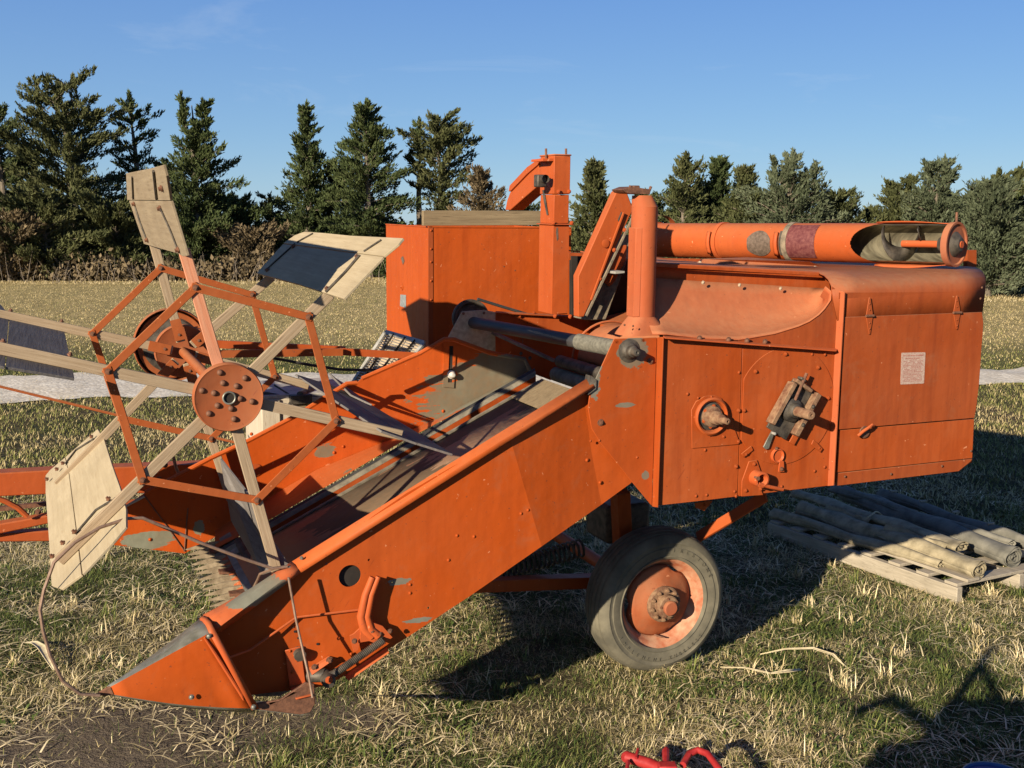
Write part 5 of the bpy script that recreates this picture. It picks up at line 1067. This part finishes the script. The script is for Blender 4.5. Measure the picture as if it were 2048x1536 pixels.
def tree(px, top, base, hw, dist, leaf, label, prof='cone', dens=1.0, lean=0.0, bare=.08, group=None, trunk_vis=.0, tops=None, cat='cedar tree', stray=.0, name='cedar_tree'):
    foot = W(px, base, dist); foot.z = 0; ph = dist/F
    H = (base-top)*ph*1.0; top_w = W(px, top, dist).z; H = top_w; Wd = hw*ph
    root = empty(name, foot); tag(root, label, cat, group)
    lx = lean*ph
    spine = lambda t: Vector((lx*t*t, 0, H*t))
    b = MB(); rs = [max(.02, (.17+.012*H)*(1-t)**.8*(H/9)**.5) for t in np.linspace(0, .97, 9)]
    b.tube([spine(t)+Vector((random.uniform(-.05, .05), random.uniform(-.05, .05), 0))*(1 if t > 0 else 0) for t in np.linspace(0, .97, 9)], rs, 9); trunk = b
    def pf(t):
        if prof == 'cone': return (1-t)**.75*(.55+.45*min(1, t/.18)) + .04
        if prof == 'round': return (max(0, 1-((t-.42)/.60)**2))**.5*.95+.05
        if prof == 'column': return min(1, (1-t)**.66*1.3)*(.7+.3*min(1, t/.2))
        if prof == 'top': return .25+.75*math.exp(-((t-.72)/.2)**2)
        if prof == 'spire': return (1-t)**1.15+.05
    limbs = MB(); C_, D_2, S_ = [], [], []; ph1, ph2 = random.uniform(0, 6), random.uniform(0, 6)
    Wd *= 1.18; nb = int(84*dens*max(.7, H/9)); heads = tops or [(0, 0, 1.0)]
    for i in range(nb):
        t = bare+(1-bare)*((i+random.random())/nb)**.9; t = min(t, .985); az = i*2.39996+random.uniform(-.5, .5)
        off = 0; sc2 = 1.0
        if t > .62 and tops:
            hd_ = random.choice(tops); off = hd_[0]*ph*(t-.62)/.38; tt_ = min(.99, .62+(t-.62)*hd_[2]); base_p = spine(tt_)+Vector((off, 0, 0)); sc2 = .75
        else: base_p = spine(t)
        if t > .25 and random.random() < (.22 if px < 1000 else .12)+.3*stray: continue
        lob = 1+.30*math.sin(az*2+t*9+ph1)+.22*math.sin(az*3-t*19+ph2); Lb = Wd*pf(t)*random.uniform(.6, 1.18)*lob*sc2
        up_ = .15+.75*t+random.uniform(-.15, .2)
        dr2 = Vector((math.cos(az), math.sin(az)*.9, up_*.55)).normalized(); Lb = max(Lb, .25)
        tip_ = base_p+dr2*Lb+Vector((0, 0, -.10*Lb if t < .5 else .10*Lb)); midp = base_p.lerp(tip_, .5)+Vector((0, 0, .05*Lb))
        limbs.tube([base_p, midp, tip_], [.035*(1-t)+.02, .022*(1-t)+.012, .006], 5, False)
        ns = max(3, int(Lb/.22*1.6))
        for j in range(ns):
            f = (j+.6)/ns; f = .18+.82*f
            if random.random() < .14+.25*stray: continue
            p = base_p.lerp(midp, f*2) if f < .5 else midp.lerp(tip_, f*2-1)
            r_ = (.13+.24*(1-abs(f-.55))*min(1.2, Lb)*.7)*(1.05-.5*t)
            C_.append(p+Vector((random.gauss(0, r_*.5), random.gauss(0, r_*.5), random.gauss(0, r_*.35)))); D_2.append((dr2+Vector((0, 0, .35))).normalized()); S_.append(r_)
    for t_ in ([(0, 0, 1.0)] if not tops else tops):
        for q_ in range(9):
            tq = .86+.02*q_; p = spine(min(1.02, tq*(t_[2] if tops else 1)))+Vector((t_[0]*ph, 0, 0)); C_.append(p); D_2.append(Vector((random.gauss(0, .15), random.gauss(0, .15), 1)).normalized()); S_.append(.20-.015*q_)
    C_ = np.array([tuple(c) for c in C_]); D_2 = np.array([tuple(c) for c in D_2]); S_ = np.array(S_)*(.80 if px < 1000 else .88); K = 40
    n_ = len(C_)*K; c = np.repeat(C_, K, 0); d = np.repeat(D_2, K, 0); s = np.repeat(S_, K); ctint = np.repeat(rng.random(len(C_)), K)
    al = rng.normal(0, 1, n_)*.95+.25; fall = np.clip(1.15-.42*np.abs(al), .18, 1); p = c+d*(al*s)[:, None]+rng.normal(0, 1, (n_, 3))*(s*.40*fall)[:, None]; dirn = d*1.0+rng.normal(0, .50, (n_, 3)); dirn[:, 2] += .38; dirn /= np.linalg.norm(dirn, axis=1)[:, None]
    ll = (.08+.15*rng.random(n_))*(1.1 if dist > 42 else .9); wv = np.cross(dirn, rng.normal(0, 1, (n_, 3))); wv /= np.linalg.norm(wv, axis=1)[:, None]; ww = ll*.17
    mid = p+dirn*(ll*.45)[:, None]; V = np.stack([p, mid+wv*ww[:, None], p+dirn*ll[:, None], mid-wv*ww[:, None]], 1).reshape(-1, 3); V[:, 2] = np.maximum(V[:, 2], .02)
    me = bpy.data.meshes.new('foliage'); me.vertices.add(len(V)); me.vertices.foreach_set('co', V.astype(np.float32).ravel()); me.loops.add(len(V)); me.loops.foreach_set('vertex_index', np.arange(len(V), dtype=np.int32)); me.polygons.add(n_); me.polygons.foreach_set('loop_start', np.arange(0, len(V), 4, dtype=np.int32)); me.update(calc_edges=True)
    at = me.attributes.new('tint', 'FLOAT', 'POINT'); at.data.foreach_set('value', np.repeat(np.clip(ctint*.6+rng.random(n_)*.4, 0, 1), 4).astype(np.float32)); me.materials.append(leaf)
    o = bpy.data.objects.new('crown', me); COL.objects.link(o); o.parent = root
    trunk.build('trunk', m_bark, root); limbs.build('limbs', m_twig if leaf in (m_leafr,) else m_bark, root, smooth=0)
    return root
GL = 'cedars in the shelterbelt behind the field'
DL, DR2 = 52, 40
T = [
 (-45, 190, 550, 75, DL+3, m_leafd, 'dark cedar cut off by the left edge of the photo', 'column', 1.2, 0, {}),
 (22, 222, 550, 58, DL+2, m_leafd, 'dark cedar with a ragged flat top just inside the left edge', 'top', 1.3, -20, dict(bare=.04)),
 (160, 168, 550, 98, DL, m_leafo, 'tallest olive cedar, its crown pulled to the left, second from the left edge', 'round', 1.75, -22, dict(tops=[(-45, 0, 1.0), (30, 0, 1.04), (-10, 0, .9)])),
 (287, 196, 550, 52, DL+3, m_leafd, 'sparse cedar with a pale bare trunk showing, behind the topmost reel bat', 'top', .75, -12, dict(bare=.35, stray=.6)),
 (398, 200, 550, 86, DL-2, m_leafd, 'dense dark twin-topped cedar right of the topmost reel bat', 'cone', 2.2, 0, dict(tops=[(-22, 0, 1.0), (26, 0, .94)])),
 (235, 420, 550, 90, DL-3, m_leafo, 'low wide olive cedar under the tallest cedar', 'round', 1.2, 0, {}),
 (95, 400, 552, 80, DL-4, m_leafo, 'low brushy olive cedar at the foot of the left trees', 'round', 1.2, 0, {}),
 (20, 440, 552, 60, DL-5, m_leafr, 'low brown brushy tree at the left edge of the photo', 'round', 1.0, 0, dict(cat='shrub')),
 (545, 400, 550, 42, DL+1, m_leafo, 'small broken cedar with pale snapped branches left of the black-shaded bat', 'top', .8, 0, dict(stray=.5)),
 (510, 470, 552, 50, DL-3, m_leafr, 'drooping brown dead cedar behind the black-shaded reel bat', 'round', 1.1, 0, {}),
 (622, 220, 550, 66, DL, m_leafd, 'narrow pointed cedar, left one of the pair left of the grain tank', 'cone', 1.8, 0, dict(bare=.05)),
 (676, 330, 550, 50, DL+2, m_leafo, 'short olive cedar between the tall pair left of the grain tank', 'round', 1.3, 0, {}),
 (738, 214, 550, 74, DL-1, m_leafd, 'broad dark cedar, right one of the pair left of the grain tank', 'column', 2.0, 0, dict(bare=.03)),
 (838, 250, 550, 24, DL+1, m_leafd, 'thin bare-trunked cedar with a few tufts above the grain tank board', 'top', .5, 5, dict(bare=.5, stray=.5)),
 (885, 246, 550, 66, DL, m_leafo, 'open-branched cedar rising above the wooden board of the tank', 'top', 1.3, -8, dict(bare=.3)),
 (965, 352, 550, 44, DL-1, m_leafr, 'brown half-dead cedar beside the elevator chute', 'round', 1.1, 0, {}),
 (1040, 425, 560, 50, DL, m_leafd, 'low dark cedar seen under the elevator chute', 'round', 1.0, 0, {}),
 (1187, 334, 565, 50, 44, m_leafo, 'pointed cedar between the upright and the slanting elevator', 'cone', 1.9, 0, {}),
 (1290, 400, 570, 50, 42, m_leafd, 'cedar hidden mostly behind the down pipe', 'round', 1.2, 0, {}),
 (1362, 320, 572, 44, DR2, m_leafo, 'spindly cedar right of the down pipe', 'column', 1.5, 8, dict(stray=.3)),
 (1432, 328, 572, 40, DR2+1, m_leafd, 'narrow pointed cedar second right of the down pipe', 'cone', 1.7, 0, {}),
 (1484, 345, 572, 44, DR2, m_leafo, 'brownish pointed cedar above the middle of the auger tube', 'cone', 1.7, 0, {}),
 (1572, 320, 572, 66, DR2-1, m_leafb, 'wide grey-green cedar with spreading arms above the auger tube', 'column', 1.9, 0, dict(tops=[(-30, 0, .95), (5, 0, 1.05), (50, 0, .85)])),
 (1672, 395, 572, 42, DR2, m_leafo, 'low rounded cedar above the faded purple decal of the auger', 'round', 1.3, 0, {}),
 (1735, 425, 572, 40, DR2+2, m_leafo, 'lowest cedar top in the gap above the open end of the auger', 'cone', 1.1, 0, {}),
 (1797, 366, 572, 56, DR2, m_leafo, 'olive bushy cedar above the open end of the auger', 'column', 1.7, 0, dict(tops=[(-20, 0, .95), (10, 0, 1.02)])),
 (1866, 332, 572, 66, DR2-2, m_leafb, 'blue-grey cedar with a double point above the auger end plate', 'cone', 2.1, 0, dict(tops=[(-18, 0, .97), (12, 0, 1.02)])),
 (1975, 372, 574, 70, DR2-4, m_leafb, 'blue-grey full cedar right of the auger end plate', 'column', 2.0, 0, {}),
 (2010, 348, 574, 60, DR2-2, m_leafo, 'tall brown-tipped cedar near the right edge of the photo', 'cone', 1.8, 0, dict(tops=[(-25, 0, .95), (15, 0, 1.0)])),
 (2085, 360, 574, 70, DR2-3, m_leafd, 'dark cedar cut off by the right edge of the photo', 'column', 1.7, 0, {}),
]
T += [
 (-190, 230, 550, 80, DL+1, m_leafd, 'dark cedar beyond the left edge, first of the row outside the photo', 'cone', 1.4, 0, {}),
 (-330, 280, 550, 80, DL+3, m_leafo, 'olive cedar beyond the left edge, second of the row outside the photo', 'column', 1.3, 0, {}),
 (-480, 250, 550, 80, DL, m_leafd, 'dark pointed cedar beyond the left edge, farthest of the row outside the photo', 'cone', 1.3, 0, {}),
 (2190, 350, 574, 70, DR2-3, m_leafb, 'grey-green cedar beyond the right edge, first of the row outside the photo', 'cone', 1.4, 0, {}),
 (2310, 370, 574, 70, DR2-1, m_leafo, 'olive cedar beyond the right edge, second of the row outside the photo', 'column', 1.3, 0, {}),
 (65, 290, 550, 60, DL+4, m_leafd, 'mid-height dark cedar filling the gap between the two leftmost trees', 'column', 1.4, 0, {}),
 (335, 330, 550, 60, DL+4, m_leafo, 'shorter cedar behind the sparse bare-trunked tree', 'column', 1.4, 0, {}),
 (470, 410, 550, 60, DL, m_leafd, 'low dark skirted cedar right of the twin-topped cedar', 'round', 1.3, 0, {}),
 (1535, 400, 572, 60, DR2+3, m_leafo, 'low cedar behind the brownish pointed cedar and its grey-green neighbour', 'round', 1.2, 0, {}),
 (1400, 400, 572, 60, DR2+3, m_leafd, 'low cedar filling the gap right of the spindly cedar', 'round', 1.2, 0, {}),
 (1920, 410, 572, 70, DR2+2, m_leafo, 'low olive cedar between the blue-grey pair above the auger end', 'round', 1.3, 0, {}),
]
for (px, tp_, bs, hw, dist, lf, lab, prof, dens, lean, kw) in T:
    if px > 1300: hw *= 1.22; dens *= 1.25
    tree(px, tp_, bs, hw, dist, lf, lab, prof, dens, lean, group=GL, **kw)
# brush under the left trees: leafless stems and dead grass, one mass
b = MB()
for k in range(420):
    px = random.uniform(-60, 620) if random.random() < .8 else random.uniform(620, 1150); p = W(px, 545, DL-6+random.uniform(-1, 6)); p.z = 0; h_ = random.uniform(.3, 1.3)
    q_ = p+Vector((random.gauss(0, .3), random.gauss(0, .3), h_)); b.tube([p, p.lerp(q_, .5)+Vector((random.gauss(0, .06), 0, 0)), q_], [.011, .008, .004], 3, False)
o = b.build('undergrowth', m_twig, None, smooth=0); tag(o, 'pale leafless brush stems along the foot of the left trees', 'undergrowth', kind='stuff')
# distant mass of the shelterbelt behind the single trees
def mass(name, x0, x1, dist, h0, h1, leaf, n_, label):
    c = np.empty((n_, 3)); u_ = rng.random(n_); A_, B_ = W(x0, 500, dist), W(x1, 500, dist); c[:, 0] = A_.x+(B_.x-A_.x)*u_; c[:, 1] = dist+rng.random(n_)*3
    hh = h0+(h1-h0)*vnoise(c[:, 0], c[:, 1]*0, .45, 21); c[:, 2] = hh*rng.random(n_)**.7
    K = 10; c = np.repeat(c, K, 0)+rng.normal(0, .25, (n_*K, 3)); m_ = n_*K; dn2 = rng.normal(0, 1, (m_, 3)); dn2[:, 2] += .6; dn2 /= np.linalg.norm(dn2, axis=1)[:, None]; ll = .12+.2*rng.random(m_)
    wv = np.cross(dn2, rng.normal(0, 1, (m_, 3))); wv /= np.linalg.norm(wv, axis=1)[:, None]; mid = c+dn2*(ll*.45)[:, None]; ww = ll*.28
    V = np.stack([c, mid+wv*ww[:, None], c+dn2*ll[:, None], mid-wv*ww[:, None]], 1).reshape(-1, 3); V[:, 2] = np.maximum(V[:, 2], .02)
    me = bpy.data.meshes.new(name); me.vertices.add(len(V)); me.vertices.foreach_set('co', V.astype(np.float32).ravel()); me.loops.add(len(V)); me.loops.foreach_set('vertex_index', np.arange(len(V), dtype=np.int32)); me.polygons.add(m_); me.polygons.foreach_set('loop_start', np.arange(0, len(V), 4, dtype=np.int32)); me.update(calc_edges=True)
    at = me.attributes.new('tint', 'FLOAT', 'POINT'); at.data.foreach_set('value', np.repeat(rng.random(m_), 4).astype(np.float32)); me.materials.append(leaf); o = bpy.data.objects.new(name, me); COL.objects.link(o); tag(o, label, 'brush', kind='stuff')
mass('far_brush', -560, 820, DL+5, 1.4, 3.0, m_leafo, 9000, 'tangled dark brush filling the gaps low behind the left trees')
mass('far_brush', 820, 2500, DL+6, 1.2, 2.4, m_leafo, 8000, 'tangled low brush filling the gaps behind the right trees')
mass('near_brush', -120, 560, DL-5, .1, .8, m_leafr, 2200, 'brown dry weeds along the foot of the left trees')
# =================================================================== LIGHT, SKY, CAMERA
el = math.asin(-SUN_W[2]); to = -SUN_W; azr = math.atan2(to[0], to[1])       # direction to the sun, measured from +Y towards +X
w = bpy.data.worlds.new('World'); S.world = w; w.use_nodes = True; nt = w.node_tree; bg = nt.nodes['Background']
sky = nt.nodes.new('ShaderNodeTexSky'); sky.sky_type = 'NISHITA'; sky.sun_disc = False; sky.sun_elevation = el; sky.sun_rotation = azr; sky.altitude = 300; sky.air_density = 1.0; sky.dust_density = 0.0; sky.ozone_density = 4.5
hsv = nt.nodes.new('ShaderNodeHueSaturation'); hsv.inputs['Saturation'].default_value = 1.22; hsv.inputs['Hue'].default_value = .508; nt.links.new(sky.outputs[0], hsv.inputs['Color']); tcw = nd(nt, 'ShaderNodeTexCoord'); sxw = nd(nt, 'ShaderNodeSeparateXYZ'); ln(nt, tcw.outputs['Generated'], sxw.inputs[0])
grad = nd(nt, 'ShaderNodeValToRGB'); ge = grad.color_ramp.elements; ge[0].position = 0.0; ge[0].color = (.40, .60, .80, 1); ge[1].position = .8; ge[1].color = (.045, .09, .27, 1); e5 = ge.new(.42); e5.color = (.11, .21, .52, 1); e3 = ge.new(.2); e3.color = (.21, .39, .78, 1); e4 = ge.new(.08); e4.color = (.31, .52, .80, 1)
ln(nt, sxw.outputs[2], grad.inputs[0]); gs_ = nd(nt, 'ShaderNodeVectorMath', operation='SCALE'); gs_.inputs['Scale'].default_value = 9.3; ln(nt, grad.outputs[0], gs_.inputs[0])
mpw = nd(nt, 'ShaderNodeMapping'); mpw.inputs['Scale'].default_value = (2.2, 2.2, 11); mpw.inputs['Location'].default_value = (.35, .1, .2); ln(nt, tcw.outputs['Generated'], mpw.inputs[0]); wn_ = noise(nt, mpw.outputs[0], 2.0, 7, .62, .6)
skc = mix(nt, .68, hsv.outputs[0], gs_.outputs[0]); skc = mix(nt, ramp(nt, wn_, [(.60, 0.0), (.85, .22)]), skc, (7.2, 7.8, 8.4)); ln(nt, skc, bg.inputs[0]); bg.inputs[1].default_value = .056
sl_ = bpy.data.lights.new('sun', 'SUN'); sl_.energy = 5.0; sl_.angle = math.radians(.5); sl_.color = (1, .88, .70); so = bpy.data.objects.new('sun', sl_); COL.objects.link(so)
so.rotation_euler = Vector(SUN_W).to_track_quat('-Z', 'Y').to_euler(); so.location = Vector(to)*30
cam = bpy.data.cameras.new('camera'); co = bpy.data.objects.new('camera', cam); COL.objects.link(co); S.camera = co
cam.sensor_width = 36; cam.lens = F/2048*36; cam.clip_end = 3000; cam.clip_start = .05; co.location = (0, 0, HC); co.rotation_euler = (PI/2-pit, 0, 0)
S.view_settings.view_transform = 'Standard'; S.view_settings.look = 'None'; S.view_settings.exposure = .88; S.view_settings.gamma = 1
S.render.resolution_x = 1024; S.render.resolution_y = 768
S.cycles.use_denoising = True
print('HC', HC, 'sun el', math.degrees(el), 'az', math.degrees(azr), 'lane', la, ra, 'wheel', ROOTM @ wc)
